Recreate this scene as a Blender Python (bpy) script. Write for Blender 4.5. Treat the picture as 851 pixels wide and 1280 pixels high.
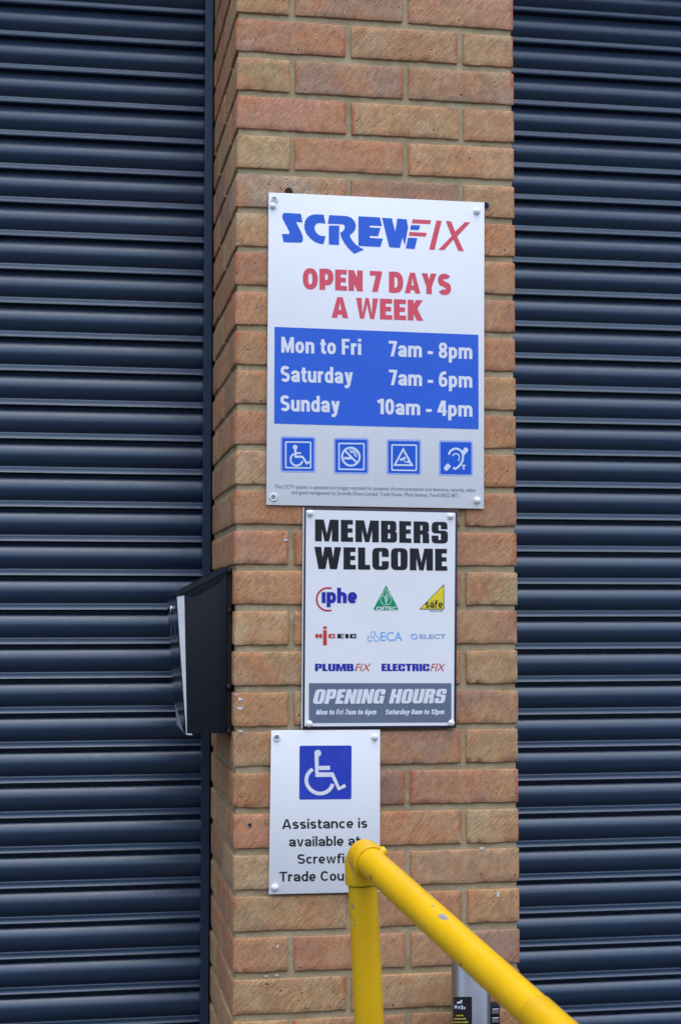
import bpy, bmesh, math, random
from mathutils import Vector, Matrix, noise
random.seed(7)
S = bpy.context.scene
for o in list(bpy.data.objects): bpy.data.objects.remove(o)
C = bpy.data.collections.new("place"); S.collection.children.link(C)
R = math.radians
ZO = 2.63                       # height of the reference bed joint above the ground

# ------------------------------------------------------------------ camera
F, CX, CY, CZ, YAW, PITCH = 1964.5, -0.3076, -2.9133, -1.13034, 0.17243, 0.060647
cam = bpy.data.cameras.new("camera"); camo = bpy.data.objects.new("camera", cam); C.objects.link(camo)
camo.location = (CX, CY, CZ + ZO)
camo.rotation_euler = (R(90) + PITCH, 0, -YAW)
cam.sensor_fit = 'VERTICAL'; cam.sensor_height = 24.0; cam.lens = 24.0 * F / 1280
cam.clip_end = 3000; cam.clip_start = .05
cam.dof.use_dof = True; cam.dof.focus_distance = 2.93; cam.dof.aperture_fstop = 4.0
S.camera = camo
# ------------------------------------------------------------------ light
SUN_EL, SUN_AZ = R(74), R(172)          # azimuth clockwise from +Y: a high veiled sun, so tops are lit and undersides fall dark
w = bpy.data.worlds.new("World"); S.world = w; w.use_nodes = True
wn = w.node_tree; bgn = wn.nodes['Background']; sky = wn.nodes.new('ShaderNodeTexSky')
sky.sky_type = 'NISHITA'; sky.sun_disc = False; sky.sun_elevation = SUN_EL; sky.sun_rotation = SUN_AZ
sky.air_density = 1.0; sky.dust_density = 1.5; sky.ozone_density = 1.0
hs = wn.nodes.new('ShaderNodeHueSaturation'); hs.inputs['Saturation'].default_value = .80   # thin overcast
wn.links.new(sky.outputs[0], hs.inputs['Color']); wn.links.new(hs.outputs[0], bgn.inputs[0]); bgn.inputs[1].default_value = 0.15
sl = bpy.data.lights.new("sun", 'SUN'); sl.energy = 0.5; sl.angle = R(75); sl.color = (1, .975, .94)
so = bpy.data.objects.new("sun", sl); C.objects.link(so)
sd = Vector((math.sin(SUN_AZ) * math.cos(SUN_EL), math.cos(SUN_AZ) * math.cos(SUN_EL), math.sin(SUN_EL)))
so.rotation_euler = sd.to_track_quat('Z', 'Y').to_euler(); so.location = (0, -6, 8)
S.view_settings.view_transform = 'Standard'; S.view_settings.look = 'None'
S.view_settings.exposure = 1.42; S.view_settings.gamma = 1.0

# ------------------------------------------------------------------ photograph point -> world point on a real plane
_rt = Vector((math.cos(YAW), -math.sin(YAW), 0))
_fw = Vector((math.sin(YAW) * math.cos(PITCH), math.cos(YAW) * math.cos(PITCH), math.sin(PITCH)))
_up = _rt.cross(_fw)
def ray(x, y): return _rt * ((x - 425.5) / F) + _up * ((640 - y) / F) + _fw
def at(x, y, Y=0.0):
    d = ray(x, y); return Vector((CX, CY, CZ + ZO)) + d * ((Y - CY) / d.y)
def atX(x, y, X=0.0):
    d = ray(x, y); return Vector((CX, CY, CZ + ZO)) + d * ((X - CX) / d.x)
def atD(x, y, D):
    return Vector((CX, CY, CZ + ZO)) + ray(x, y) * D

# ------------------------------------------------------------------ helpers
def tag(o, label=None, cat=None, group=None, kind=None):
    if label: o['label'] = label
    if cat: o['category'] = cat
    if group: o['group'] = group
    if kind: o['kind'] = kind
    return o
def empty(name, loc, parent=None):
    o = bpy.data.objects.new(name, None); C.objects.link(o); o.location = loc
    o.empty_display_size = .05
    if parent: o.parent = parent
    return o
def wloc(o):
    v = Vector((0, 0, 0))
    while o: v += o.location; o = o.parent
    return v
def mesh_obj(name, verts, faces, mat, parent=None, smooth=False, loc=None):
    """verts in world space; the object's origin goes to loc (or the parent's origin)"""
    base = wloc(parent) if parent else Vector((0, 0, 0))
    org = Vector(loc) if loc is not None else base
    me = bpy.data.meshes.new(name)
    me.from_pydata([tuple(Vector(v) - org) for v in verts], [], faces); me.update()
    o = bpy.data.objects.new(name, me); C.objects.link(o)
    if mat: me.materials.append(mat)
    if parent: o.parent = parent
    o.location = org - base
    if smooth:
        for p in me.polygons: p.use_smooth = True
    return o
def bm_obj(name, bm, mat, parent=None, smooth=False, loc=None, angle=None):
    bmesh.ops.recalc_face_normals(bm, faces=bm.faces)
    vs = [v.co.copy() for v in bm.verts]
    for i, v in enumerate(bm.verts): v.index = i
    fs = [[v.index for v in f.verts] for f in bm.faces]
    bm.free()
    o = mesh_obj(name, vs, fs, mat, parent, smooth, loc)
    if angle is not None:
        me = o.data
        for p in me.polygons: p.use_smooth = True
        me.set_sharp_from_angle(angle=R(angle))
    return o
def box(bm, x0, x1, y0, y1, z0, z1, bev=0, seg=2):
    r = bmesh.ops.create_cube(bm, size=1)
    for v in r['verts']:
        v.co = Vector((x0 + (x1 - x0) * (v.co.x + .5), y0 + (y1 - y0) * (v.co.y + .5), z0 + (z1 - z0) * (v.co.z + .5)))
    if bev:
        es = set(e for v in r['verts'] for e in v.link_edges)
        bmesh.ops.bevel(bm, geom=list(es), offset=bev, segments=seg, affect='EDGES', profile=.5)
def prism(bm, pts, y0, y1, bev=0):
    """pts: list of world points (x,z) extruded between two Y"""
    a = [bm.verts.new((p[0], y0, p[1])) for p in pts]; b = [bm.verts.new((p[0], y1, p[1])) for p in pts]
    n = len(pts); fs = [bm.faces.new(a), bm.faces.new(b[::-1])]
    for i in range(n): fs.append(bm.faces.new((a[i], b[i], b[(i + 1) % n], a[(i + 1) % n])))
    if bev:
        bmesh.ops.recalc_face_normals(bm, faces=fs)
        es = set(e for f in fs for e in f.edges)
        bmesh.ops.bevel(bm, geom=list(es), offset=bev, segments=2, affect='EDGES', profile=.5)
def frame_axes(d):
    d = Vector(d).normalized(); u = d.cross(Vector((0, 0, 1)))
    if u.length < 1e-3: u = Vector((1, 0, 0))
    u.normalize(); return d, u, u.cross(d)
def lathe(bm, org, axis, prof, n=40, cap=True, ref=None):
    """prof: (distance along axis, radius)"""
    d, u, v = frame_axes(axis); org = Vector(org); rings = []
    for t, r in prof:
        rings.append([bm.verts.new(org + d * t + (u * math.cos(2 * math.pi * i / n) + v * math.sin(2 * math.pi * i / n)) * max(r, 1e-5)) for i in range(n)])
    for a, b in zip(rings, rings[1:]):
        for i in range(n): bm.faces.new((a[i], a[(i + 1) % n], b[(i + 1) % n], b[i]))
    if cap: bm.faces.new(rings[0][::-1]); bm.faces.new(rings[-1])

# ------------------------------------------------------------------ materials
def mat(name): 
    m = bpy.data.materials.new(name); m.use_nodes = True
    return m, m.node_tree, m.node_tree.nodes['Principled BSDF']
def N(t, typ, **k):
    n = t.nodes.new(typ)
    for a, b in k.items(): setattr(n, a, b)
    return n
def ramp(t, src, stops):
    r = N(t, 'ShaderNodeValToRGB'); t.links.new(src, r.inputs[0]); e = r.color_ramp.elements
    while len(e) < len(stops): e.new(.5)
    for i, (p, c) in enumerate(stops): e[i].position = p; e[i].color = c if len(c) == 4 else (*c, 1)
    return r.outputs[0]
def mixc(t, fac, a, b, mode='MIX'):
    m = N(t, 'ShaderNodeMix', data_type='RGBA', blend_type=mode)
    for s, v in ((m.inputs[0], fac), (m.inputs[6], a), (m.inputs[7], b)):
        if hasattr(v, 'links'): t.links.new(v, s)
        else: s.default_value = v if not isinstance(v, tuple) or len(v) == 4 else (*v, 1)
    return m.outputs[2]
def math_(t, op, a, b=0.0, clamp=False):
    m = N(t, 'ShaderNodeMath', operation=op, use_clamp=clamp)
    for s, v in ((m.inputs[0], a), (m.inputs[1], b)):
        if hasattr(v, 'links'): t.links.new(v, s)
        else: s.default_value = v
    return m.outputs[0]
def noise_(t, vec, scale, detail=4, rough=.6, dist=0):
    n = N(t, 'ShaderNodeTexNoise'); n.inputs['Scale'].default_value = scale; n.inputs['Detail'].default_value = detail
    n.inputs['Roughness'].default_value = rough; n.inputs['Distortion'].default_value = dist
    if vec: t.links.new(vec, n.inputs['Vector'])
    return n.outputs[0]
def bump_(t, h, b, dist=.001, strength=1.0, prev=None):
    n = N(t, 'ShaderNodeBump'); n.inputs['Distance'].default_value = dist; n.inputs['Strength'].default_value = strength
    t.links.new(h, n.inputs['Height'])
    if prev: t.links.new(prev, n.inputs['Normal'])
    t.links.new(n.outputs[0], b.inputs['Normal']); return n.outputs[0]

def plain(name, col, rough=.5, spec=.5, var=.06, vscale=40, metal=0.0, coat=0.0):
    m, t, b = mat(name)
    g = N(t, 'ShaderNodeNewGeometry').outputs['Position']
    n = noise_(t, g, vscale, 5, .65)
    lo = tuple(c * (1 - var) for c in col); hi = tuple(min(1, c * (1 + var)) for c in col)
    t.links.new(ramp(t, n, [(.3, lo), (.7, hi)]), b.inputs['Base Color'])
    b.inputs['Roughness'].default_value = rough; b.inputs['Specular IOR Level'].default_value = spec
    b.inputs['Metallic'].default_value = metal; b.inputs['Coat Weight'].default_value = coat
    return m

def brick_mat():
    m, t, b = mat("wirecut_brick")
    tc = N(t, 'ShaderNodeTexCoord'); oi = N(t, 'ShaderNodeObjectInfo'); L = t.links.new
    rnd = oi.outputs['Random']; base = oi.outputs['Color']
    off = N(t, 'ShaderNodeCombineXYZ'); L(math_(t, 'MULTIPLY', rnd, 37.1), off.inputs[0]); L(math_(t, 'MULTIPLY', rnd, 91.7), off.inputs[1]); L(math_(t, 'MULTIPLY', rnd, 13.3), off.inputs[2])
    va = N(t, 'ShaderNodeVectorMath', operation='ADD'); L(tc.outputs['Object'], va.inputs[0]); L(off.outputs[0], va.inputs[1])
    vec = va.outputs[0]
    # dragged wire marks: coordinates rotated so one axis runs along the drag, which leans up to the right
    rot = N(t, 'ShaderNodeVectorRotate', rotation_type='Y_AXIS')
    L(vec, rot.inputs['Vector'])
    L(math_(t, 'ADD', math_(t, 'MULTIPLY', rnd, .35), .72), rot.inputs['Angle'])
    mp = N(t, 'ShaderNodeMapping'); L(rot.outputs[0], mp.inputs[0]); mp.inputs['Scale'].default_value = (50, 200, 430)
    drag = noise_(t, mp.outputs[0], 1.0, 3, .6, .25)
    mp2 = N(t, 'ShaderNodeMapping'); L(rot.outputs[0], mp2.inputs[0]); mp2.inputs['Scale'].default_value = (60, 200, 620)
    drag2 = noise_(t, mp2.outputs[0], 1.0, 3, .7)
    grain = noise_(t, vec, 420, 5, .75)
    mid = noise_(t, vec, 75, 5, .65)
    blot = noise_(t, vec, 13, 3, .55)
    wv = N(t, 'ShaderNodeTexWave', wave_type='BANDS', bands_direction='Z'); L(rot.outputs[0], wv.inputs['Vector'])
    for k_, v_ in (('Scale', 72), ('Distortion', 3.2), ('Detail', 4), ('Detail Scale', .9), ('Detail Roughness', .6)): wv.inputs[k_].default_value = v_
    L(math_(t, 'ADD', math_(t, 'MULTIPLY', rnd, 22), 66), wv.inputs['Scale'])
    wave = wv.outputs['Fac']
    nn = N(t, 'ShaderNodeSeparateXYZ'); L(tc.outputs['Normal'], nn.inputs[0]); front = ramp(t, math_(t, 'ABSOLUTE', nn.outputs[1]), [(.3, (0, 0, 0)), (.55, (1, 1, 1))])
    wst = ramp(t, noise_(t, off.outputs[0], 3.3, 1), [(.38, (.1, .1, .1)), (.62, (1, 1, 1))]); wst = math_(t, 'MULTIPLY', wst, front); wst = math_(t, 'MULTIPLY', wst, ramp(t, noise_(t, vec, 26, 3), [(.35, (.25, .25, .25)), (.6, (1, 1, 1))]))     # some faces are smooth
    # colours
    c = base
    c = mixc(t, ramp(t, blot, [(.42, (0, 0, 0)), (.68, (.75, .75, .75))]), c, (.57, .25, .11))
    blot2 = noise_(t, vec, 9.3, 3, .5, .4)
    c = mixc(t, ramp(t, blot2, [(.50, (0, 0, 0)), (.72, (.7, .7, .7))]), c, (.54, .34, .16))
    c = mixc(t, math_(t, 'MULTIPLY', ramp(t, noise_(t, vec, 21, 4, .6), [(.55, (0, 0, 0)), (.75, (1, 1, 1))]), .45), c, (.38, .22, .13))
    # red burnt arrises at the vertical ends
    gx = N(t, 'ShaderNodeSeparateXYZ'); L(tc.outputs['Generated'], gx.inputs[0])
    ed = math_(t, 'ABSOLUTE', math_(t, 'SUBTRACT', gx.outputs[0], .5))
    edn = math_(t, 'ADD', ed, math_(t, 'MULTIPLY', math_(t, 'SUBTRACT', mid, .5), .09))
    edm = ramp(t, edn, [(.452, (0, 0, 0)), (.49, (1, 1, 1))])
    edm = math_(t, 'MULTIPLY', edm, ramp(t, noise_(t, vec, 16, 2), [(.45, (0, 0, 0)), (.62, (.85, .85, .85))]))
    edm = math_(t, 'MULTIPLY', edm, front)
    c = mixc(t, edm, c, (.46, .13, .055))
    # relief shading of pits and drag lines painted into the colour
    dr = ramp(t, drag, [(.34, (.66, .645, .63)), (.5, (1, 1, 1)), (.66, (1.2, 1.2, 1.2))])
    c = mixc(t, .72, c, dr, 'MULTIPLY')
    c = mixc(t, math_(t, 'MULTIPLY', wst, .7), c, ramp(t, wave, [(.05, (.66, .64, .62)), (.45, (1, 1, 1)), (.95, (1.15, 1.15, 1.15))]), 'MULTIPLY')
    c = mixc(t, .55, c, ramp(t, drag2, [(.3, (.7, .7, .7)), (.7, (1.22, 1.22, 1.22))]), 'MULTIPLY')
    c = mixc(t, .9, c, ramp(t, grain, [(.30, (.64, .62, .60)), (.5, (1, 1, 1)), (.70, (1.34, 1.34, 1.36))]), 'MULTIPLY')
    c = mixc(t, .7, c, ramp(t, mid, [(.3, (.78, .76, .74)), (.7, (1.14, 1.14, 1.14))]), 'MULTIPLY')
    stain = ramp(t, noise_(t, vec, 24, 6, .72, .6), [(.52, (0, 0, 0)), (.72, (.62, .62, .62))])
    c = mixc(t, stain, c, (.26, .155, .10))
    burn = ramp(t, noise_(t, vec, 17, 5, .7, .3), [(.60, (0, 0, 0)), (.70, (.6, .6, .6))])
    c = mixc(t, burn, c, (.47, .17, .085))
    dust = ramp(t, noise_(t, vec, 31, 5, .75), [(.58, (0, 0, 0)), (.78, (.5, .5, .5))])
    c = mixc(t, dust, c, (.60, .50, .38))
    pit = ramp(t, noise_(t, vec, 150, 2, .5), [(.70, (0, 0, 0)), (.735, (1, 1, 1))])
    c = mixc(t, pit, c, (.10, .05, .04))
    spk = ramp(t, noise_(t, vec, 340, 2, .5), [(.72, (0, 0, 0)), (.76, (1, 1, 1))])
    c = mixc(t, math_(t, 'MULTIPLY', spk, .7), c, (.62, .52, .45))
    L(c, b.inputs['Base Color']); b.inputs['Roughness'].default_value = .92; b.inputs['Specular IOR Level'].default_value = .25
    h = math_(t, 'ADD', math_(t, 'MULTIPLY', drag, .55), math_(t, 'ADD', math_(t, 'MULTIPLY', drag2, .5), math_(t, 'MULTIPLY', grain, .6)))
    h = math_(t, 'ADD', h, math_(t, 'MULTIPLY', math_(t, 'MULTIPLY', wave, wst), .55))
    h = math_(t, 'SUBTRACT', h, math_(t, 'MULTIPLY', pit, .9))
    h = math_(t, 'ADD', h, math_(t, 'MULTIPLY', mid, .35))
    bump_(t, h, b, .0020, .85)
    return m
def mortar_mat():
    m, t, b = mat("sand_mortar"); L = t.links.new
    g = N(t, 'ShaderNodeNewGeometry').outputs['Position']
    n1 = noise_(t, g, 14, 5, .65); n2 = noise_(t, g, 420, 4, .7); n3 = noise_(t, g, 60, 4, .6)
    c = ramp(t, n1, [(.3, (.33, .25, .14)), (.55, (.43, .34, .20)), (.75, (.48, .40, .26))])
    c = mixc(t, .9, c, ramp(t, n2, [(.25, (.6, .6, .6)), (.5, (1, 1, 1)), (.75, (1.3, 1.3, 1.3))]), 'MULTIPLY')
    c = mixc(t, math_(t, 'MULTIPLY', ramp(t, n3, [(.66, (0, 0, 0)), (.74, (1, 1, 1))]), .6), c, (.52, .50, .46))
    c = mixc(t, math_(t, 'MULTIPLY', ramp(t, noise_(t, g, 33, 3), [(.66, (0, 0, 0)), (.76, (1, 1, 1))]), .5), c, (.19, .18, .17))
    L(c, b.inputs['Base Color']); b.inputs['Roughness'].default_value = .95; b.inputs['Specular IOR Level'].default_value = .2
    bump_(t, math_(t, 'ADD', n2, math_(t, 'MULTIPLY', n3, 1.2)), b, .0018, .8)
    return m
def shutter_mat():
    m, t, b = mat("navy_coated_steel"); L = t.links.new
    g = N(t, 'ShaderNodeNewGeometry').outputs['Position']
    mp = N(t, 'ShaderNodeMapping'); L(g, mp.inputs[0]); mp.inputs['Scale'].default_value = (2.0, 60, 60)
    n = noise_(t, mp.outputs[0], 1.5, 5, .6); dust = noise_(t, g, 160, 5, .75)
    c = ramp(t, n, [(.3, (.008, .022, .050)), (.7, (.012, .029, .064))])
    c = mixc(t, math_(t, 'MULTIPLY', ramp(t, dust, [(.62, (0, 0, 0)), (.8, (1, 1, 1))]), .12), c, (.10, .11, .12))
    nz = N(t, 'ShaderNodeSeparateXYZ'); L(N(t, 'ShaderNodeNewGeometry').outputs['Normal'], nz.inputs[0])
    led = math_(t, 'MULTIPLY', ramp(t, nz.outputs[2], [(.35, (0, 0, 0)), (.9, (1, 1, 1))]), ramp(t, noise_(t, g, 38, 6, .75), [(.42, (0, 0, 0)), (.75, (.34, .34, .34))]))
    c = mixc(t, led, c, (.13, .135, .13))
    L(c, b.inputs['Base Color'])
    L(ramp(t, noise_(t, g, 22, 4), [(.3, (.29, .29, .29)), (.7, (.36, .36, .36))]), b.inputs['Roughness'])
    b.inputs['Specular IOR Level'].default_value = .50; b.inputs['IOR'].default_value = 1.7; b.inputs['Specular Tint'].default_value = (.80, .91, 1, 1)
    bump_(t, noise_(t, g, 7, 1), b, .0012, .25)
    return m
def rail_mat():
    m, t, b = mat("yellow_gloss_paint"); L = t.links.new
    g = N(t, 'ShaderNodeNewGeometry').outputs['Position']
    n = noise_(t, g, 11, 4, .6)
    c = ramp(t, n, [(.3, (.74, .42, .001)), (.7, (.82, .475, .002))])
    c = mixc(t, math_(t, 'MULTIPLY', ramp(t, noise_(t, g, 90, 5, .7), [(.60, (0, 0, 0)), (.75, (1, 1, 1))]), .35), c, (.56, .43, .10))
    chip = ramp(t, noise_(t, g, 46, 3, .55), [(.735, (0, 0, 0)), (.745, (1, 1, 1))])
    c = mixc(t, chip, c, (.26, .27, .27))
    dirt = ramp(t, noise_(t, g, 28, 6, .8), [(.63, (0, 0, 0)), (.82, (1, 1, 1))])
    c = mixc(t, math_(t, 'MULTIPLY', dirt, .5), c, (.13, .09, .02))
    L(c, b.inputs['Base Color'])
    L(ramp(t, noise_(t, g, 60, 5, .7), [(.3, (.30, .30, .30)), (.7, (.45, .45, .45))]), b.inputs['Roughness'])
    bump_(t, math_(t, 'ADD', noise_(t, g, 70, 3), math_(t, 'MULTIPLY', chip, -1.0)), b, .0006, .5)
    return m
def panel_mat(name, col, rough=.45):
    m, t, b = mat(name); L = t.links.new
    g = N(t, 'ShaderNodeNewGeometry').outputs['Position']
    mp = N(t, 'ShaderNodeMapping'); L(g, mp.inputs[0]); mp.inputs['Scale'].default_value = (90, 1, 9)
    st = noise_(t, mp.outputs[0], 1, 5, .7); n = noise_(t, g, 7, 4, .6); sp = noise_(t, g, 240, 3, .6)
    c = ramp(t, n, [(.3, tuple(x * .965 for x in col)), (.7, col)])
    c = mixc(t, math_(t, 'MULTIPLY', ramp(t, st, [(.58, (0, 0, 0)), (.8, (1, 1, 1))]), .22), c, tuple(x * .80 for x in col))
    c = mixc(t, math_(t, 'MULTIPLY', ramp(t, sp, [(.74, (0, 0, 0)), (.79, (1, 1, 1))]), .35), c, (.35, .32, .27))
    L(c, b.inputs['Base Color']); b.inputs['Roughness'].default_value = rough
    bump_(t, noise_(t, g, 5, 2), b, .002, .12)
    return m
M = dict(brick=brick_mat(), mortar=mortar_mat(), shutter=shutter_mat(), rail=rail_mat(),
    white=panel_mat("white_sign_board", (.81, .82, .83)), white2=panel_mat("white_pvc_board", (.81, .82, .83)),
    edge=plain("board_edge", (.30, .29, .30), .6), backboard=plain("board_core_navy", (.018, .016, .035), .5),
    cap=plain("white_plastic_cap", (.80, .80, .79), .25, .5, .02), steel=plain("zinc_screw", (.42, .42, .42), .35, metal=.9),
    p_blue=plain("blue_print", (.018, .115, .62), .45, var=.05, vscale=9), p_icon=plain("icon_blue_print", (.012, .105, .60), .34, var=.04),
    p_halo=plain("pale_blue_print", (.36, .45, .80), .34, var=.03), p_red=plain("red_print", (.72, .082, .12), .45, var=.05),
    p_white=plain("white_print", (.76, .78, .82), .34, var=.03), p_sky=plain("white_symbol_print", (.66, .74, .86), .34, var=.03),
    p_black=plain("black_print", (.012, .012, .016), .38), p_grey=plain("grey_print", (.135, .17, .235), .36, var=.06, vscale=12),
    p_small=plain("small_grey_print", (.10, .11, .16), .4), p_navy=plain("navy_print", (.022, .026, .36), .36),
    p_deep=plain("royal_blue_print", (.028, .058, .46), .30, var=.12, vscale=25), p_crimson=plain("crimson_print", (.50, .028, .045), .36),
    p_scuff=plain("pale_scuff", (.05, .095, .50), .4), p_green=plain("green_print", (.0, .28, .115), .36), p_pale=plain("pale_green_print", (.52, .72, .62), .36), p_yellow=plain("yellow_print", (.80, .66, .03), .34),
    p_cyan=plain("light_blue_print", (.17, .42, .82), .36), p_steel=plain("steel_blue_print", (.27, .40, .58), .36), p_rust=plain("signal_red_print", (.56, .055, .045), .36),
    boxblack=plain("black_powder_coat", (.007, .010, .016), .6, .25, .2, 120), boxgloss=plain("navy_gloss_plate", (.005, .013, .026), .22, .35, .15, 30, coat=.15),
    boxwhite=plain("pale_grey_plastic", (.46, .49, .51), .6, .2), rubber=plain("black_rubber", (.008, .008, .01), .7),
    chrome=plain("chrome", (.75, .75, .76), .08, metal=1), inox=plain("brushed_stainless", (.34, .33, .35), .42, metal=1.0, var=.12, vscale=14),
    scrape=plain("scraped_paint", (.42, .33, .12), .6, .3, .2, 200), grime=plain("grime", (.07, .05, .01), .9, .2, .5, 200), hole=plain("drilled_hole_dark", (.012, .010, .009), .9), plug=plain("grey_wall_plug", (.26, .26, .28), .6),
    smudge=plain("white_plaster_smear", (.62, .60, .58), .9, .2, .1, 300),
    concrete=plain("paving_concrete", (.07, .07, .07), .9, .2, .2, 6), asphalt=plain("asphalt", (.05, .05, .052), .92, .3, .25, 30),
    cladding=plain("grey_cladding", (.18, .19, .20), .5, .4, .08, 8))
# ------------------------------------------------------------------ ground and surroundings
def struct(o): return tag(o, kind='structure')
bm = bmesh.new(); box(bm, -600, 600, -600, 600, -.5, -.12); struct(bm_obj('road', bm, M['asphalt']))
bm = bmesh.new(); box(bm, -9, 9, -3.9, 6, -.4, 0, .01); struct(bm_obj('pavement', bm, M['concrete']))

# unseen trading estate unit, added behind the viewer to darken low slat reflections
bm = bmesh.new(); box(bm, -40, 42, -34, -19, -.1, 6.6, .02); box(bm, -40.4, 42.4, -34.4, -18.7, 6.61, 7.0, .05)
for i in range(-5, 6):
    box(bm, i * 7 - 1.9, i * 7 + 1.9, -19.02, -18.95, -.08, 3.9, .02); box(bm, i * 7 + 2.7, i * 7 + 4.4, -19.02, -18.96, 1.1, 2.3, .02)
struct(bm_obj('added_opposite_unit', bm, M['cladding']))

# ------------------------------------------------------------------ brick pillar
W, DP = .5435, .5435
LS, LH, J, HB = .2105, .1015, .0105, .0625
pillar = empty('brick_pillar', (W / 2, DP / 2, 0))
tag(pillar, 'square pillar of buff and orange wirecut bricks between two navy roller shutters', 'pillar')
def brick_mesh(lx, ly, lz, seed):
    rnd = random.Random(seed)
    def axis(l, n):
        c = .0022; return [-l / 2, -l / 2 + c] + [-l / 2 + c + (l - 2 * c) * i / n for i in range(1, n)] + [l / 2 - c, l / 2]
    ax = [axis(lx, max(4, int(lx / .010))), axis(ly, max(3, int(ly / .022))), axis(lz, 6)]
    n = [len(a) - 1 for a in ax]; vid = {}; vs = []; fs = []
    so = rnd.random() * 100
    def V(i, j, k):
        if (i, j, k) in vid: return vid[i, j, k]
        idx = (i, j, k); ext = [idx[a] in (0, n[a]) for a in range(3)]; p = [ax[a][idx[a]] for a in range(3)]
        ne = sum(ext); q = Vector(p)
        nz = noise.noise(Vector((p[0] * 45 + so, p[1] * 45, p[2] * 45)))
        nf = noise.noise(Vector((p[0] * 160 + so, p[1] * 160, p[2] * 160)))
        pull = (.0004 + .0013 * max(0, nf + .1) + .0026 * max(0, nz - .2)) if ne >= 2 else 0
        for a in range(3):
            s = 1 if p[a] > 0 else -1
            if ext[a]: q[a] -= s * (pull + (.0004 * nz if ne < 2 else 0) + (.0006 * abs(nf)))
        vid[i, j, k] = len(vs); vs.append(q); return vid[i, j, k]
    for a, bx, cx in ((0, 1, 2), (1, 0, 2), (2, 0, 1)):
        for e in (0, n[a]):
            for u in range(n[bx]):
                for v in range(n[cx]):
                    f = []
                    for du, dv in ((0, 0), (1, 0), (1, 1), (0, 1)):
                        t = [0, 0, 0]; t[a] = e; t[bx] = u + du; t[cx] = v + dv; f.append(V(*t))
                    flip = (e == 0) ^ (a == 1)
                    fs.append(f[::-1] if flip else f)
    me = bpy.data.meshes.new('brick'); me.from_pydata([tuple(v) for v in vs], [], fs); me.update()
    for p in me.polygons: p.use_smooth = True
    me.set_sharp_from_angle(angle=R(50))
    me.materials.append(M['brick']); return me
BR = {}
def get_brick(kind):
    if kind not in BR:
        d = {'SX': (LS, LH, HB), 'SY': (LH, LS, HB), 'HH': (LH, LH, HB)}[kind]
        BR[kind] = [brick_mesh(*d, s * 17 + len(kind) + ord(kind[1])) for s in range(8 if kind != 'HH' else 4)]
    return random.choice(BR[kind])
BUFF, TAN, ORG, PINK, PURP, GREY = (.54, .37, .20), (.55, .34, .185), (.55, .29, .155), (.53, .275, .165), (.40, .24, .16), (.48, .34, .23)
PAL = dict(b=BUFF, t=TAN, o=ORG, p=PINK, u=PURP, g=GREY)
# colours of the three face bricks of every course, left to right, from the top of the picture down
FACE = ['bup', 'ptb', 'bug', 'pto', 'bpt', 'gut', 'bto', 'pot', 'obo', 'poo', 'upo', 'pto', 'too', 'otp', 'pop', 'opb', 'bop', 'toh', 'obu', 'bub',
        'oup', 'ptb', 'bpt', 'boo', 'opu', 'btp']
def put_brick(kind, x, y, z, col):
    o = bpy.data.objects.new('brick', get_brick(kind)); C.objects.link(o); o.parent = pillar
    f = 1 + random.uniform(-.15, .10)
    c = [min(1, v * f * (1 + random.uniform(-.03, .03))) for v in col]
    o.color = (*c, 1)
    o.location = Vector((x + random.uniform(-.0008, .0008), y + random.uniform(-.0006, .0009), z + ZO + random.uniform(-.0008, .0008))) - pillar.location
    o.rotation_euler = (random.uniform(-.004, .004), random.uniform(-.004, .004), random.uniform(-.003, .003) + (math.pi if False else 0))
    return o
rc = lambda: random.choice([BUFF, TAN, ORG, PINK, TAN, ORG, PURP])
for k in range(-5, 36):
    z = -.075 * k + HB / 2
    cols = [PAL.get(ch, TAN) for ch in FACE[k]] if 0 <= k < len(FACE) else [rc(), rc(), rc()]
    ev = (k % 2 == 0)
    if ev:    # header corner at the left, two stretchers
        put_brick('SY', LH / 2, LS / 2, z, cols[0])
        put_brick('SX', LH + J + LS / 2, LH / 2, z, cols[1])
        put_brick('SX', W - LS / 2, LH / 2, z, cols[2])
        put_brick('SY', LH / 2, LS + J + LS / 2, z, rc()); put_brick('HH', LH / 2, DP - LH / 2, z, rc())
        put_brick('SY', W - LH / 2, LH + J + LS / 2, z, rc()); put_brick('SY', W - LH / 2, DP - LS / 2, z, rc())
    else:
        put_brick('SX', LS / 2, LH / 2, z, cols[0])
        put_brick('SX', LS + J + LS / 2, LH / 2, z, cols[1])
        put_brick('SY', W - LH / 2, LS / 2, z, cols[2])
        put_brick('SY', LH / 2, LH + J + LS / 2, z, rc()); put_brick('SY', LH / 2, DP - LS / 2, z, rc())
        put_brick('SY', W - LH / 2, LS + J + LS / 2, z, rc()); put_brick('HH', W - LH / 2, DP - LH / 2, z, rc())
# mortar core: rough, a few millimetres behind the brick faces
RM = .0046
def grid_face(fn, nu, nv, vs, fs):
    b0 = len(vs)
    for i in range(nu + 1):
        for j in range(nv + 1): vs.append(fn(i / nu, j / nv))
    for i in range(nu):
        for j in range(nv):
            a = b0 + i * (nv + 1) + j; fs.append((a, a + nv + 1, a + nv + 2, a + 1))
vs, fs = [], []
z0, z1 = 0.0, ZO + .075 * 5 + HB + .005
def nd(p): return .0012 * noise.noise(p * 60) + .0009 * noise.noise(p * 190) 
def mf(u, v):
    p = Vector((RM + (W - 2 * RM) * u, RM, z0 + (z1 - z0) * v)); p.y += nd(p) * (1 if 0 < u < 1 else 0); return p
def ml(u, v):
    p = Vector((RM, DP - RM - (DP - 2 * RM) * u, z0 + (z1 - z0) * v)); p.x += nd(p) * (1 if 0 < u < 1 else 0); return p
def mr(u, v): return Vector((W - RM, RM + (DP - 2 * RM) * u, z0 + (z1 - z0) * v))
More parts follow.
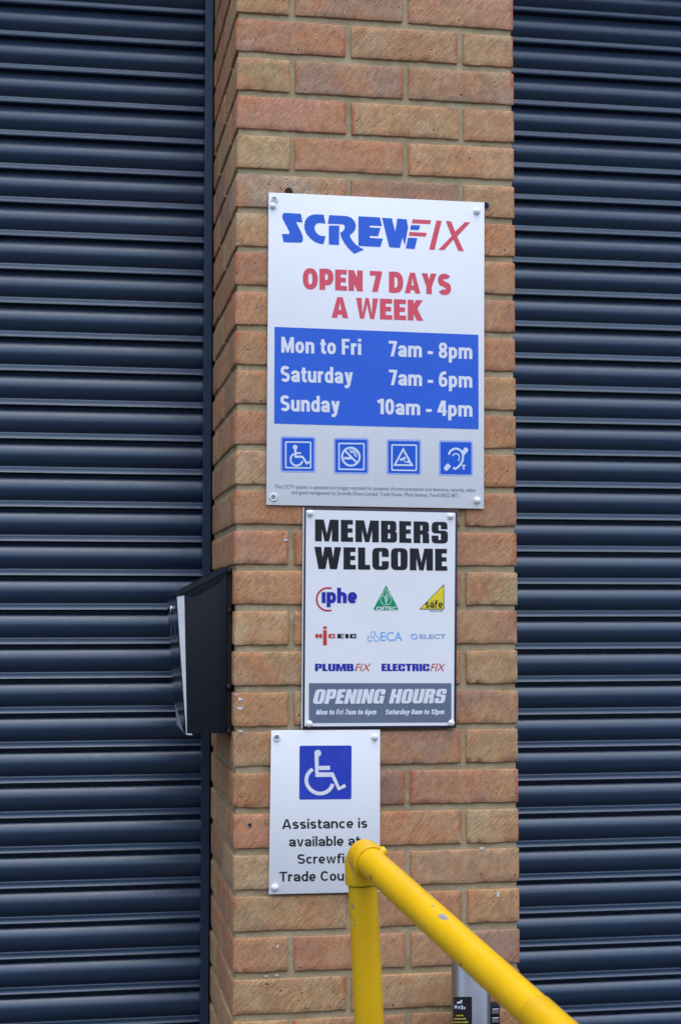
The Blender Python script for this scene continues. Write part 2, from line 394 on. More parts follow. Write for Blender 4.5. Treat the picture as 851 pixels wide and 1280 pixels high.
def mb(u, v): return Vector((W - RM - (W - 2 * RM) * u, DP - RM, z0 + (z1 - z0) * v))
grid_face(mf, 90, 500, vs, fs); grid_face(ml, 60, 500, vs, fs); grid_face(mr, 2, 60, vs, fs); grid_face(mb, 2, 2, vs, fs)
o = mesh_obj('mortar', vs, fs, M['mortar'], pillar, True); o['kind'] = 'stuff'

def ring_disc(name, c, r, mat_in, mat_out, parent, depth=.003):
    bm = bmesh.new(); lathe(bm, c + Vector((0, -.0003, 0)), (0, -1, 0), [(0, r * 1.25), (.0006, r * 1.2), (.0004, r)], 20, False)
    rg = bm_obj('wall_plug', bm, mat_out, parent, True, c)
    bm = bmesh.new(); lathe(bm, c + Vector((0, -.0006, 0)), (0, -1, 0), [(0, r), (.0002, r * .95)], 20)
    bm_obj('drilled_hole', bm, mat_in, rg, False, c)
    return rg
ring_disc('h', at(361, 239.5, -.001), .0062, M['hole'], M['hole'], pillar)
ring_disc('h', at(607, 257, -.001), .0065, M['hole'], M['plug'], pillar)
ring_disc('h', at(312.5, 1031, -.001), .0032, M['hole'], M['plug'], pillar)
# thin plaster smears stuck on the brickwork
def smear(x, y, w, h, seed):
    rnd = random.Random(seed); n = 14; c = at(x, y, -.0009)
    pts = []
    for i in range(n):
        a = 2 * math.pi * i / n; rr = .6 + .55 * rnd.random()
        pts.append((c.x + math.cos(a) * w * rr / 1400, c.z + math.sin(a) * h * rr / 1400))
    bm = bmesh.new(); prism(bm, pts, -.0012, -.0002); bm_obj('plaster_smear', bm, M['smudge'], pillar)
for a in [(300, 885.5, 10, 4, 1), (300.5, 874, 7, 5, 2), (295.5, 868.5, 5, 2, 3), (301.5, 914, 8, 3, 4), (602, 1060.5, 7, 4, 8), (622, 1118, 5, 9, 9), (357, 675, 7, 3, 11), (347, 1183, 4, 4, 14), (333, 1220, 5, 2, 15), (346, 1219, 6, 2, 16)]: smear(*a)

# ------------------------------------------------------------------ roller shutters
KY = .5; PT = .073014
PROF = [(0.0, 2.0)]
R0, half = 28.0, 50
for i in range(17):
    a = R(-half + 2 * half * i / 16)
    PROF.append((.012 + .655 * (math.sin(a) / math.sin(R(half)) * .5 + .5), 1.2 + 10.2 * (math.cos(a) - math.cos(R(half))) / (1 - math.cos(R(half)))))
PROF += [(.674, 2.2), (.678, 4.1), (.686, 4.55), (.73, 4.65), (.775, 5.05), (.805, 5.7), (.828, 6.5), (.845, 7.4), (.854, 7.8), (.864, 7.6), (.872, 5.5), (.893, 0), (.91, -8), (.975, -9), (.988, -4.0), (1.0, 1.2)]
def slat_mesh(x0, x1, seed):
    rnd = random.Random(seed)
    nx = 24; vs, fs = [], []
    n = len(PROF)
    for i in range(nx + 1):
        x = x0 + (x1 - x0) * i / nx; dz = .0005 * noise.noise(Vector((x * 2.2 + seed * 9.1, 0, seed)))
        dy = .0006 * noise.noise(Vector((x * 1.7, seed * 3.3, 4)))
        for t, o_ in PROF: vs.append((x, KY - (o_ - 3) / 1000 + dy, -t * PT + dz))
    for i in range(nx):
        for j in range(n - 1):
            a = i * n + j; fs.append((a, a + 1, a + n + 1, a + n))
    me = bpy.data.meshes.new('slat'); me.from_pydata(vs, [], fs); me.update()
    for p in me.polygons: p.use_smooth = True
    me.set_sharp_from_angle(angle=R(38)); me.materials.append(M['shutter']); return me
def shutter(x0, x1, ztop, label, side):
    root = empty('roller_shutter', ((x0 + x1) / 2, KY, 0)); tag(root, label, 'roller shutter', 'navy roller shutters beside the pillar')
    ms = [slat_mesh(x0, x1, s + side * 10) for s in range(4)]
    z = ztop; i = 0
    while z > -ZO + .11:
        o = bpy.data.objects.new('slat', random.choice(ms)); C.objects.link(o); o.parent = root
        o.location = Vector((0, random.uniform(-.0004, .0004), z + ZO)) - root.location
        o.rotation_euler = (0, random.uniform(-.0002, .0002), 0)
        z -= PT; i += 1
    bm = bmesh.new(); box(bm, x0, x1, KY - .02, KY + .02, .002, z + ZO, .003); bm_obj('bottom_bar', bm, M['shutter'], root)
    for s, xe in ((1, x1), (-1, x0)):
        # U channel: outer flange towards the room, front lip, web against the brick
        bm = bmesh.new()
        xo = xe + s * .001
        a, b_ = sorted((xe - s * .016, xo)); box(bm, a, b_, .4485, .452, 0, ztop + ZO + .02, .0008)
        a, b_ = sorted((xe - s * .016, xe - s * .0135)); box(bm, a, b_, .4525, .478, 0, ztop + ZO + .02)
        a, b_ = sorted((xe - s * .003, xo)); box(bm, a, b_, .4525, .54, 0, ztop + ZO + .02)
        bm_obj('guide_rail', bm, M['shutter'], root)
    bm = bmesh.new(); box(bm, x0 - .02, x1 + .02, .36, .62, ztop + ZO + .022, ztop + ZO + .30, .004); bm_obj('shutter_hood', bm, M['shutter'], root)
    return root
OL, OR_ = .17299, .23049
ztl = OL + PT * 2 + .945 * PT; ztr = OR_ + PT * 2 + .945 * PT - PT
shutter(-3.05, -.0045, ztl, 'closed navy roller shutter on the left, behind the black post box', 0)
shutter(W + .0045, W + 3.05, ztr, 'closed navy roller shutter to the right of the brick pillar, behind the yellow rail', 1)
for x0, x1 in ((-4.6, -3.075), (W + 3.075, W + 4.6)):
    bm = bmesh.new(); box(bm, x0, x1, .05, .6, 0, 3.06, .004)
    o = bm_obj('side_wall', bm, M['cladding']); struct(o)
bm = bmesh.new(); box(bm, -4.6, W + 4.6, .06, 6, ZO + .075 * 5 + HB + .32, 5.4, .01)
struct(bm_obj('upper_wall', bm, M['cladding']))
bm = bmesh.new(); box(bm, -4.6, W + 4.6, .7, .9, 0, ZO + .075 * 5 + HB + .31)
struct(bm_obj('back_wall', bm, M['cladding']))

# ------------------------------------------------------------------ flat print helpers
def fill(contours):
    """fills closed 2-D contours (holes by nesting) -> verts, faces"""
    cu = bpy.data.curves.new('tmp', 'CURVE'); cu.dimensions = '2D'; cu.fill_mode = 'BOTH'
    for c in contours:
        s = cu.splines.new('POLY'); s.points.add(len(c) - 1); s.use_cyclic_u = True
        for i, p in enumerate(c): s.points[i].co = (p[0], p[1], 0, 1)
    return _curve_mesh(cu)
def _curve_mesh(cu):
    ob = bpy.data.objects.new('tmp', cu); C.objects.link(ob)
    dg = bpy.context.evaluated_depsgraph_get(); dg.update()
    me = ob.evaluated_get(dg).to_mesh()
    vs = [v.co.copy() for v in me.vertices]; fs = [list(p.vertices) for p in me.polygons]
    ob.evaluated_get(dg).to_mesh_clear(); bpy.data.objects.remove(ob)
    return vs, fs
_tc = {}
def text_mesh(s, offset, space=1.0):
    k = (s, offset, space)
    if k not in _tc:
        cu = bpy.data.curves.new('tmp', 'FONT'); cu.body = s; cu.offset = offset; cu.space_character = space; cu.resolution_u = 3; cu.fill_mode = 'BOTH'
        _tc[k] = _curve_mesh(cu)
    return _tc[k]
def rnd_contour(pts, seg=4):
    """pts (x, y) or (x, y, r): rounds the corners that carry a radius"""
    out = []; n = len(pts)
    for i, p in enumerate(pts):
        r = p[2] if len(p) > 2 else 0
        P_ = Vector(p[:2])
        if r <= 0: out.append(tuple(P_)); continue
        a = Vector(pts[i - 1][:2]) - P_; b = Vector(pts[(i + 1) % n][:2]) - P_
        la, lb = a.length, b.length; rr = min(r, la * .49, lb * .49); a.normalize(); b.normalize()
        for k in range(seg + 1):
            t = k / seg; q = (P_ + a * rr) * (1 - t) ** 2 + P_ * 2 * t * (1 - t) + (P_ + b * rr) * t * t
            out.append(tuple(q))
    return out
def stroke(pts, wd, closed=False, w2=None):
    """outline of a polyline drawn with a flat pen; returns list of contours"""
    P_ = [Vector(p) for p in pts]; n = len(P_); A, B = [], []
    for i in range(n):
        if closed: a, b = P_[i - 1], P_[(i + 1) % n]
        else: a, b = P_[max(0, i - 1)], P_[min(n - 1, i + 1)]
        d1 = (P_[i] - a).normalized() if (P_[i] - a).length > 1e-9 else None
        d2 = (b - P_[i]).normalized() if (b - P_[i]).length > 1e-9 else None
        d1 = d1 or d2; d2 = d2 or d1
        t = (d1 + d2).normalized(); nn = Vector((-t.y, t.x)); c = max(.35, nn.dot(Vector((-d1.y, d1.x))))
        ww = wd if w2 is None else wd + (w2 - wd) * i / (n - 1)
        A.append(tuple(P_[i] + nn * ww / 2 / c)); B.append(tuple(P_[i] - nn * ww / 2 / c))
    return [A, B] if closed else [A + B[::-1]]
def arc(cx, cy, r, a0, a1, n=24, ry=None):
    ry = ry or r
    return [(cx + r * math.cos(R(a0 + (a1 - a0) * i / n)), cy + ry * math.sin(R(a0 + (a1 - a0) * i / n))) for i in range(n + 1)]
def circle(cx, cy, r, n=28): return arc(cx, cy, r, 0, 360 * (n - 1) / n, n - 1)
def rrect(x0, y0, x1, y1, r=0): return rnd_contour([(x0, y0, r), (x1, y0, r), (x1, y1, r), (x0, y1, r)])
def ptin(p, Y, lift): return at(p[0], p[1], Y - lift)
def print_px(name, groups, Y, mt, parent, fn=None, lift=0.0):
    """groups: list of contour lists, each filled on its own, stacked by 0.03 mm; points are photograph pixels on the plane Y"""
    vs, fs = [], []
    for gi, g in enumerate(groups):
        v, f = fill(g); b0 = len(vs)
        for p in v:
            q = fn((p.x, p.y)) if fn else (p.x, p.y)
            vs.append(at(q[0], q[1], Y - lift - gi * .00003))
        fs += [[b0 + i for i in ff][::-1] for ff in f]
    return mesh_obj(name, vs, fs, mt, parent)
def text_px(s, bl, br, h, Y, mt, parent, off=.0, shear=0, name='lettering', space=1.0, lift=0.0):
    """text whose ink box stands on bl-br (pixels) with height h"""
    v, f = text_mesh(s, off, space)
    v = [Vector((p.x + p.y * shear, p.y, 0)) for p in v]
    x0 = min(p.x for p in v); x1 = max(p.x for p in v); y0 = min(p.y for p in v); y1 = max(p.y for p in v)
    A, B, T = at(*bl, Y - lift), at(*br, Y - lift), at(bl[0], bl[1] - h, Y - lift)
    vs = [A + (B - A) * ((p.x - x0) / (x1 - x0)) + (T - A) * ((p.y - y0) / (y1 - y0)) for p in v]
    return mesh_obj(name, vs, f, mt, parent)
# heavy compressed block capitals: contours on a 10-high grid, (x, y, corner radius)
G = {
 'M': (10.5, [[(0, 0), (0, 10), (3.9, 10), (5.25, 3.6), (6.6, 10), (10.5, 10), (10.5, 0), (7.5, 0), (7.5, 5.6), (6.25, 0), (4.25, 0), (3.0, 5.6), (3.0, 0)]]),
 'E': (5.5, [[(0, 0), (0, 10), (5.4, 10), (5.4, 7.9), (3.1, 7.9), (3.1, 6.2), (5.2, 6.2), (5.2, 4.2), (3.1, 4.2), (3.1, 2.1), (5.5, 2.1), (5.5, 0)]]),
 'B': (7.2, [[(0, 0), (0, 10), (6.9, 10, 1.6), (6.9, 5.6, 1.0), (6.2, 5.15, .3), (7.2, 4.7, 1.0), (7.2, 0, 1.8)], [(3.1, 6.1), (4.0, 6.1, .4), (4.0, 8.2, .4), (3.1, 8.2)], [(3.1, 1.8), (4.2, 1.8, .4), (4.2, 4.2, .4), (3.1, 4.2)]]),
 'R': (7.2, [[(0, 0), (0, 10), (7.0, 10, 1.8), (7.0, 5.5, 1.0), (6.2, 5.0, .3), (7.0, 4.5, .8), (7.1, 0), (4.1, 0), (4.0, 4.0, .4), (3.1, 4.0), (3.1, 0)], [(3.1, 5.9), (4.0, 5.9, .4), (4.0, 8.2, .4), (3.1, 8.2)]]),
 'S': (7.4, [[(7.2, 6.6), (7.2, 10, 2.2), (0, 10, 2.2), (0, 4.6, 1.8), (4.2, 4.6, .5), (4.2, 1.6, .4), (3.1, 1.6, .4), (3.1, 3.6), (0.0, 3.6), (0, 0, 2.2), (7.4, 0, 2.2), (7.4, 6.0, 1.8), (3.1, 6.0, .5), (3.1, 8.5, .4), (4.2, 8.5, .4), (4.2, 6.6)]]),
 'W': (12, [[(0, 10), (1.9, 0), (5.0, 0), (6.0, 5.6), (7.0, 0), (10.1, 0), (12, 10), (9.0, 10), (8.4, 5.2), (7.6, 10), (4.5, 10), (3.7, 5.2), (3.1, 10)]]),
 'L': (5.4, [[(0, 0), (0, 10), (3.2, 10), (3.2, 2.2), (5.4, 2.2), (5.4, 0)]]),
 'C': (7.4, [[(7.4, 5.9), (7.4, 10, 2.4), (0, 10, 2.4), (0, 0, 2.4), (7.4, 0, 2.4), (7.4, 4.0), (4.3, 4.0), (4.3, 1.7, .5), (3.1, 1.7, .5), (3.1, 8.3, .5), (4.3, 8.3, .5), (4.3, 5.9)]]),
 'O': (7.5, [[(0, 0, 2.4), (0, 10, 2.4), (7.5, 10, 2.4), (7.5, 0, 2.4)], [(3.15, 1.7, .5), (4.35, 1.7, .5), (4.35, 8.3, .5), (3.15, 8.3, .5)]]),
 'P': (7.0, [[(0, 0), (0, 10), (7.0, 10, 2.0), (7.0, 3.4, 2.0), (3.1, 3.4), (3.1, 0)], [(3.1, 5.3), (4.0, 5.3, .4), (4.0, 8.2, .4), (3.1, 8.2)]]),
 'N': (7.6, [[(0, 0), (0, 10), (3.0, 10), (4.7, 5.4), (4.7, 10), (7.6, 10), (7.6, 0), (4.8, 0), (2.9, 4.9), (2.9, 0)]]),
 'I': (3.1, [[(0, 0), (0, 10), (3.1, 10), (3.1, 0)]]),
 'G': (7.4, [[(7.4, 6.3), (7.4, 10, 2.4), (0, 10, 2.4), (0, 0, 2.4), (4.6, 0, 1.2), (5.2, 1.0), (5.4, 0), (7.4, 0), (7.4, 5.4), (4.0, 5.4), (4.0, 3.7), (4.4, 3.7), (4.4, 1.8, .4), (3.1, 1.8, .4), (3.1, 8.3, .5), (4.3, 8.3, .5), (4.3, 6.3)]]),
 'H': (7.6, [[(0, 0), (0, 10), (3.1, 10), (3.1, 6.2), (4.5, 6.2), (4.5, 10), (7.6, 10), (7.6, 0), (4.5, 0), (4.5, 4.1), (3.1, 4.1), (3.1, 0)]]),
 'U': (7.4, [[(0, 10), (0, 0, 2.4), (7.4, 0, 2.4), (7.4, 10), (4.3, 10), (4.3, 1.8, .5), (3.1, 1.8, .5), (3.1, 10)]]),
 'T': (6.6, [[(0, 10), (0, 7.8), (1.8, 7.8), (1.8, 0), (4.8, 0), (4.8, 7.8), (6.6, 7.8), (6.6, 10)]]),
 'F': (5.2, [[(0, 0), (0, 10), (5.2, 10), (5.2, 7.8), (3.1, 7.8), (3.1, 6.1), (5.0, 6.1), (5.0, 4.0), (3.1, 4.0), (3.1, 0)]]),
}
def block_px(s, bl, br, h, Y, mt, parent, gap=1.0, shear=0, space=3.6, name='lettering', lift=0.0):
    x = 0; items = []
    for ch in s:
        if ch == ' ': x += space; continue
        wd, cs = G[ch]; items.append([[(px + x + py * shear, py) for px, py in rnd_contour(c)] for c in cs]); x += wd + gap
    xs = [p[0] for g in items for c in g for p in c]; x0, x1 = min(xs), max(xs)
    A, B, T = at(*bl, Y - lift), at(*br, Y - lift), at(bl[0], bl[1] - h, Y - lift)
    vs, fs = [], []
    for g in items:
        v, f = fill(g); b0 = len(vs)
        vs += [A + (B - A) * ((p.x - x0) / (x1 - x0)) + (T - A) * (p.y / 10) for p in v]; fs += [[b0 + i for i in ff] for ff in f]
    return mesh_obj(name, vs, fs, mt, parent)

# ------------------------------------------------------------------ plain grotesque letters drawn with a flat pen
def clipy(c, lo, hi):
    for lim, sg in ((lo, 1), (hi, -1)):
        out = []; n = len(c)
        for i in range(n):
            a, b = c[i - 1], c[i]; ia, ib = sg * (a[1] - lim) >= 0, sg * (b[1] - lim) >= 0
            if ia != ib:
                t = (lim - a[1]) / (b[1] - a[1]); out.append((a[0] + (b[0] - a[0]) * t, lim))
            if ib: out.append(b)
        c = out
        if len(c) < 3: return []
    return c
SUPE = [2.35]
def sup(cx, cy, rx, ry, a0, a1, n=14, e=None):
    e = e or SUPE[0]
    out = []
    for i in range(n + 1):
        a = R(a0 + (a1 - a0) * i / n); c, s = math.cos(a), math.sin(a)
        out.append((cx + rx * math.copysign(abs(c) ** (2 / e), c), cy + ry * math.copysign(abs(s) ** (2 / e), s)))
    return out
def glyph(ch, w, B, K):
    """-> width, list of (points, clip) ; B lower-case width, K capital width, w pen"""
    h = w / 2; X = 7.3; H = 10.0; v = w * .86; q = v / 2
    L = lambda *p: list(p)
    if ch == 'o': return B, [('ring', sup(B / 2, X / 2, B / 2 - h, X / 2 - q, 0, 342, 19))]
    if ch in 'nh':
        r = B / 2 - h; return B, [(L((h, 0), (h, X if ch == 'n' else H + .3)), 0), (sup(B / 2, X - q - r * .95, r, r * .95, 165, 0, 9) + [(B - h, 0)], 0)]
    if ch == 'u':
        r = B / 2 - h; return B, [(L((B - h, 0), (B - h, X)), 0), ([(h, X)] + sup(B / 2, q + r * .95, r, r * .95, 180, 345, 9), 0)]
    if ch == 'm':
        b = B * .99; r = b / 2 - h; s = b - w
        return b + s, [(L((h, 0), (h, X)), 0), (sup(b / 2, X - q - r, r, r, 165, 0, 8) + [(b - h, 0)], 0), (sup(b / 2 + s, X - q - r, r, r, 165, 0, 8) + [(b + s - h, 0)], 0)]
    if ch == 'r': return B * .66, [(L((h, 0), (h, X)), 0), (sup(B * .62, X - q - B * .42, B * .62 - h, B * .42, 160, 88, 6), 0)]
    if ch in 'dbpgq':
        st = B - h if ch in 'dgq' else h; top = H + .3 if ch in 'db' else X; bot = -2.7 if ch in 'pq' else 0
        g = [('ring', sup(B / 2, X / 2, B / 2 - h, X / 2 - q, 0, 342, 19))]
        return B, g + [(L((st, bot), (st, top)), 0)]
    if ch == 'a':
        return B, [(sup(B / 2 - .1, X * .60, B / 2 - h + .1, X * .40 - q, 168, 0, 10) + [(B - h, 0)], 0),
                   ([(B - h, X * .575)] + sup(B * .50, X * .29, B * .5 - h, X * .29 - q, 90, 270, 9)[0:] + [(B - h, X * .19)], 0)]
    if ch == 'e': return B, [(sup(B / 2, X / 2, B / 2 - h, X / 2 - q, 0, 318, 18), 0), (L((h, X * .47), (B - h * .4, X * .47)), 1)]
    if ch == 'c': return B * .93, [(sup(B / 2, X / 2, B / 2 - h, X / 2 - q, 42, 318, 16), 0)]
    if ch in 'sS':
        W_, T_ = (B * .9, X) if ch == 's' else (K * .96, H); m = T_ / 2; rx = W_ / 2 - h; ry = (m - q) / 2
        return W_, [(sup(W_ / 2, m + ry, rx, ry, 28, 250, 12)[:-1] + [(W_ / 2 - rx * .15, m + .12 * w), (W_ / 2 + rx * .15, m - .12 * w)] + sup(W_ / 2, m - ry, rx, ry, 70, -152, 12)[1:], 0)]
    if ch == 't': return B * .64, [([(h + .6, 9.3), (h + .6, q + 1.2)] + sup(h + 2.0, q + 1.2, 1.4, 1.2, 180, 270, 4) + [(B * .66, q)], 0), (L((0, X - q), (B * .64, X - q)), 1)]
    if ch == 'f': return B * .66, [([(h + .6, 0), (h + .6, H - q - 1.2)] + sup(h + 2.0, H + .2 - q - 1.3, 1.4, 1.3, 180, 90, 4) + [(B * .70, H + .2 - q)], 0), (L((0, X - q), (B * .66, X - q)), 1)]
    if ch in 'iı': return w, [(L((h, 0), (h, X)), 0)] + ([(L((h, 8.5), (h, H + .3)), 0)] if ch == 'i' else [])
    if ch == 'l': return w, [(L((h, 0), (h, H + .3)), 0)]
    d = h * 1.05
    if ch == 'v': return B, [(L((d - .3, X + 1), (B / 2, -.9), (B - d + .3, X + 1)), (0, X))]
    if ch == 'y': return B, [(L((d - .25, X + 1), (B / 2 + .1, .3)), (0.2, X)), (L((B - d + .25, X + 1), (B * .5, -1.0), (B * .36, -2.0), (.3, -2.1)), (-3, X))]
    if ch == 'w': return B * 1.5, [(L((d - .2, X + 1), (B * .42, -.9), (B * .75, X + .2), (B * 1.08, -.9), (B * 1.5 - d + .2, X + 1)), (0, X))]
    if ch == 'x': return B, [(L((d - .8, -1), (B - d + .8, X + 1)), (0, X)), (L((d - .8, X + 1), (B - d + .8, -1)), (0, X))]
    if ch == '-': return B * .62, [(L((0, X * .45), (B * .62, X * .45)), 0)]
    # capitals and figures
    if ch == 'O': return K * 1.08, [('ring', sup(K * .54, H / 2, K * .54 - h, H / 2 - q, 0, 345, 23))]
    if ch == '0': return K * .9, [('ring', sup(K * .45, H / 2, K * .45 - h, H / 2 - q, 0, 345, 23))]
    if ch == 'C': return K, [(sup(K * .53, H / 2, K * .53 - h, H / 2 - q, 42, 318, 18), 0)]
    if ch == 'D': return K * 1.03, [(L((h, 0), (h, H)), 0), ([(h, H - q), (K * .45, H - q)] + sup(K * .45, H / 2, K * .58 - h, H / 2 - q, 85, -85, 12) + [(K * .45, q), (h, q)], 0)]
    if ch == 'P': return K, [(L((h, 0), (h, H)), 0), ([(h, H - q), (K * .5, H - q)] + sup(K * .5, H - q - 2.7, K * .5 - h, 2.7, 85, -85, 10) + [(K * .5, H - q - 5.4), (h, H - q - 5.4)], 0)]
    if ch == 'E': return K * .84, [(L((h, 0), (h, H)), 0)] + [(L((h, y_), (K * .84 - dx, y_)), 1) for y_, dx in ((q, 0), (H * .51, .5), (H - q, .1))]
    if ch == 'F': return K * .80, [(L((h, 0), (h, H)), 0)] + [(L((h, y_), (K * .80 - dx, y_)), 1) for y_, dx in ((H * .49, .5), (H - q, 0))]
    if ch == 'T': return K * .95, [(L((K * .475, 0), (K * .475, H)), 0), (L((0, H - q), (K * .95, H - q)), 1)]
    if ch == 'N': return K * 1.02, [(L((h, 0), (h, H)), 0), (L((K * 1.02 - h, 0), (K * 1.02 - h, H)), 0), (L((h - .6, H + 1), (K * 1.02 - h + .6, -1)), (0, H))]
    if ch == 'M': return K * 1.28, [(L((h, 0), (h, H)), 0), (L((K * 1.28 - h, 0), (K * 1.28 - h, H)), 0), (L((h - .3, H + 1), (K * .64, 1.4), (K * 1.28 - h + .3, H + 1)), (0, H))]
    if ch == 'A': return K * 1.12, [(L((d - .3, -1), (K * .56, H + 1.2), (K * 1.12 - d + .3, -1)), (0, H)), (L((K * .26, H * .27), (K * .86, H * .27)), 1)]
    if ch == 'Y': return K * 1.06, [(L((K * .53, 0), (K * .53, 4.4)), 0), (L((d - .4, H + 1), (K * .53, 3.4), (K * 1.06 - d + .4, H + 1)), (2, H))]
    if ch == 'K': return K * 1.04, [(L((h, 0), (h, H)), 0), (L((h + .2, 3.6), (K * 1.04 - d + .4, H + 1)), (0, H)), (L((K * .42, 6.0), (K * 1.04 - d + .5, -1)), (0, H))]
    if ch == 'W': return K * 1.5, [(L((d - .2, H + 1), (K * .42, -1.2), (K * .75, H + .6), (K * 1.08, -1.2), (K * 1.5 - d + .2, H + 1)), (0, H))]
    if ch == '1': return K * .62, [(L((K * .62 - h, 0), (K * .62 - h, H)), 0), (L((0, H - 2.3), (K * .62 - h, H - q)), 0)]
    if ch == '7': return K * .84, [(L((0, H - q), (K * .84, H - q)), 1), (L((K * .84 - h + .3, H - .2), (K * .32, -1)), (0, H))]
    if ch == '8': return K * .92, [('ring', sup(K * .46, H * .735, K * .44 - h, H * .265 - q + .05, 0, 340, 17)), ('ring', sup(K * .46, H * .275, K * .46 - h, H * .275 - q, 0, 340, 17))]
    if ch == '6': return K * .92, [('ring', sup(K * .46, H * .32, K * .46 - h, H * .32 - q, 0, 340, 17)), (sup(K * .62, H * .40, K * .62 - h, H * .6 - q, 180, 92, 8) + [(K * .78, H - q)], 0)]
    if ch == '4': return K * .95, [(L((K * .68, 0), (K * .68, H)), 0), (L((K * .60, H + .6), (.9, 3.0)), (2.2, H)), (L((0, 3.0), (K * .95, 3.0)), 1)]
    if ch == '2': return K * .88, [(sup(K * .44, H - q - 2.4, K * .44 - h, 2.4, 165, -30, 10) + [(h + .1, w * .9)], 0), (L((0, q), (K * .88, q)), 1)]
    raise KeyError(ch)
def pen_px(s, bl, br, h, Y, mt, parent, w=2.3, B=5.4, K=6.2, gap=.75, space=2.6, shear=0, lift=0.0, name='lettering'):
    """letters fitted so that their ink box stands on bl-br (photograph pixels) with height h"""
    x = 0; items = []
    for ch in s:
        if ch == ' ': x += space; continue
        wd, st = glyph(ch, w, B, K)
        for gi, (a, b) in enumerate(st):
            if isinstance(a, str): cs = stroke(b, w * .93, True)
            else:
                cs = stroke(a, w * .86 if b == 1 else w * .97)
                if isinstance(b, tuple): cs = [clipy(c, *b) for c in cs]
            items.append((gi, [[(x + p[0] + p[1] * shear, p[1]) for p in c] for c in cs if c]))
        x += wd + gap
    xs = [p for _, g in items for c in g for p in c]
    x0, x1, y0, y1 = min(p[0] for p in xs), max(p[0] for p in xs), min(p[1] for p in xs), max(p[1] for p in xs)
    A, Bp, T = at(*bl, Y - lift), at(*br, Y - lift), at(bl[0], bl[1] - h, Y - lift)
    vs, fs = [], []
    for gi, g in items:
        v, f = fill(g); b0 = len(vs)
        vs += [A + (Bp - A) * ((p.x - x0) / (x1 - x0)) + (T - A) * ((p.y - y0) / (y1 - y0)) + Vector((0, -.00002 * gi, 0)) for p in v]
        fs += [[b0 + i for i in ff] for ff in f]
    return mesh_obj(name, vs, fs, mt, parent)

def board(root, corners, Yf, th, mt, bev=.0008, name='panel'):
    """rectangular board through four photographed corners TL TR BR BL; front face on the plane Yf"""
    pts = [at(x, y, Yf) for x, y in corners]
    bm = bmesh.new(); prism(bm, [(p.x, p.z) for p in pts], Yf, Yf + th, bev)
    return bm_obj(name, bm, mt, root, angle=35)
def cap(root, x, y, Y, d=.0135, open_=False):
    c = at(x, y, Y)
    bm = bmesh.new(); r = d / 2
    if not open_:
        lathe(bm, c, (0, -1, 0), [(0, r), (.0012, r), (.0026, r * .93), (.0042, r * .72), (.0052, r * .42), (.0056, .0002)], 28)
        return bm_obj('screw_cap', bm, M['cap'], root, True, c)
    lathe(bm, c, (0, -1, 0), [(0, r), (.002, r), (.0028, r * .88), (.0024, r * .66), (.0010, r * .6)], 28)
    o = bm_obj('screw_collar', bm, M['cap'], root, True, c)
    bm = bmesh.new(); lathe(bm, c + Vector((0, -.0008, 0)), (0, -1, 0), [(0, r * .58), (.0012, r * .55), (.0016, r * .4), (.0008, r * .14)], 20)
    bm_obj('screw_head', bm, M['steel'], o, True, c)
    return o
# ------------------------------------------------------------------ sign 1: opening times (A2)
Y1 = -.0062
c1 = [(336, 240.3), (605.2, 253), (604.6, 636), (333, 631.2)]
s1 = empty('opening_times_sign', (at(470, 636, Y1))); tag(s1, 'topmost and largest white sign on the pillar, with blue opening hours table', 'sign')
board(s1, c1, Y1, .0032, M['white'])
y = Y1 - .0003
# blue and red wordmark traced as flat print
a1 = lambda p: (345 + p[0] / 6.808, 255 + p[1] / 6.808)
a2 = lambda p: (465 + p[0] / 6.808, 260 + p[1] / 6.808)
Sx = [(52, 118, 16), (58, 74, 22), (212, 82), (226, 157), (170, 152), (226, 262, 20), (232, 330, 34), (64, 325), (50, 254), (112, 256, 12), (116, 240, 8)]
Cx = [(405, 91), (421, 167), (372, 160), (345, 166), (330, 186), (327, 208), (338, 238), (358, 260), (385, 271), (421, 273), (402, 343), (372, 337), (330, 322), (290, 292), (258, 252), (242, 212), (241, 176), (248, 140), (270, 110), (300, 94), (335, 87)]
Rb = [(453, 94), (600, 102), (640, 116), (668, 146), (680, 184), (672, 220), (650, 248), (627, 264), (632, 282), (655, 320), (685, 350), (715, 370), (748, 387), (665, 424), (615, 376), (580, 330), (555, 285), (545, 245), (570, 230), (585, 205), (582, 180), (566, 172), (440, 167)]
Rs = [(449, 183), (538, 184), (536, 348), (449, 344)]
print_px('lettering', [[rnd_contour(Sx)], [Cx], [Rb], [Rs]], y, M['p_blue'], s1, a1)
Ex = [(-117, 70), (66, 80), (84, 154), (-20, 148), (-20, 165), (72, 170), (50, 240), (-20, 236), (-20, 254), (92, 260), (70, 332), (-117, 322)]
Wx = [(84, 83), (168, 88), (196, 202), (214, 90), (294, 96), (305, 168), (278, 318, 4), (258, 252), (236, 340), (146, 334)]
f1 = [(331, 144), (408, 148), (398, 187), (322, 183)]; f3 = [(305, 252), (384, 256), (362, 348), (286, 343)]
print_px('lettering', [[Ex], [rnd_contour(Wx)], [f1], [f3]], y, M['p_blue'], s1, a2)
f0 = [(345, 95), (502, 103), (494, 137), (336, 129)]; f2 = [(318, 203), (465, 211), (456, 243), (310, 235)]
Ix = [(546, 106), (591, 109), (530, 356), (485, 353)]
Xx = [(626, 110), (671, 113), (706, 200), (790, 119), (834, 122), (722, 242), (780, 368), (733, 364), (690, 268), (612, 358), (562, 355), (676, 238)]
print_px('lettering', [[f0], [f2], [Ix], [Xx]], y, M['p_red'], s1, a2)
pen_px('OPEN 7 DAYS', (378.4, 361.6), (563.6, 369.0), 27.0, y, M['p_red'], s1, 2.6, 5.4, 6.4, .62, 2.6)
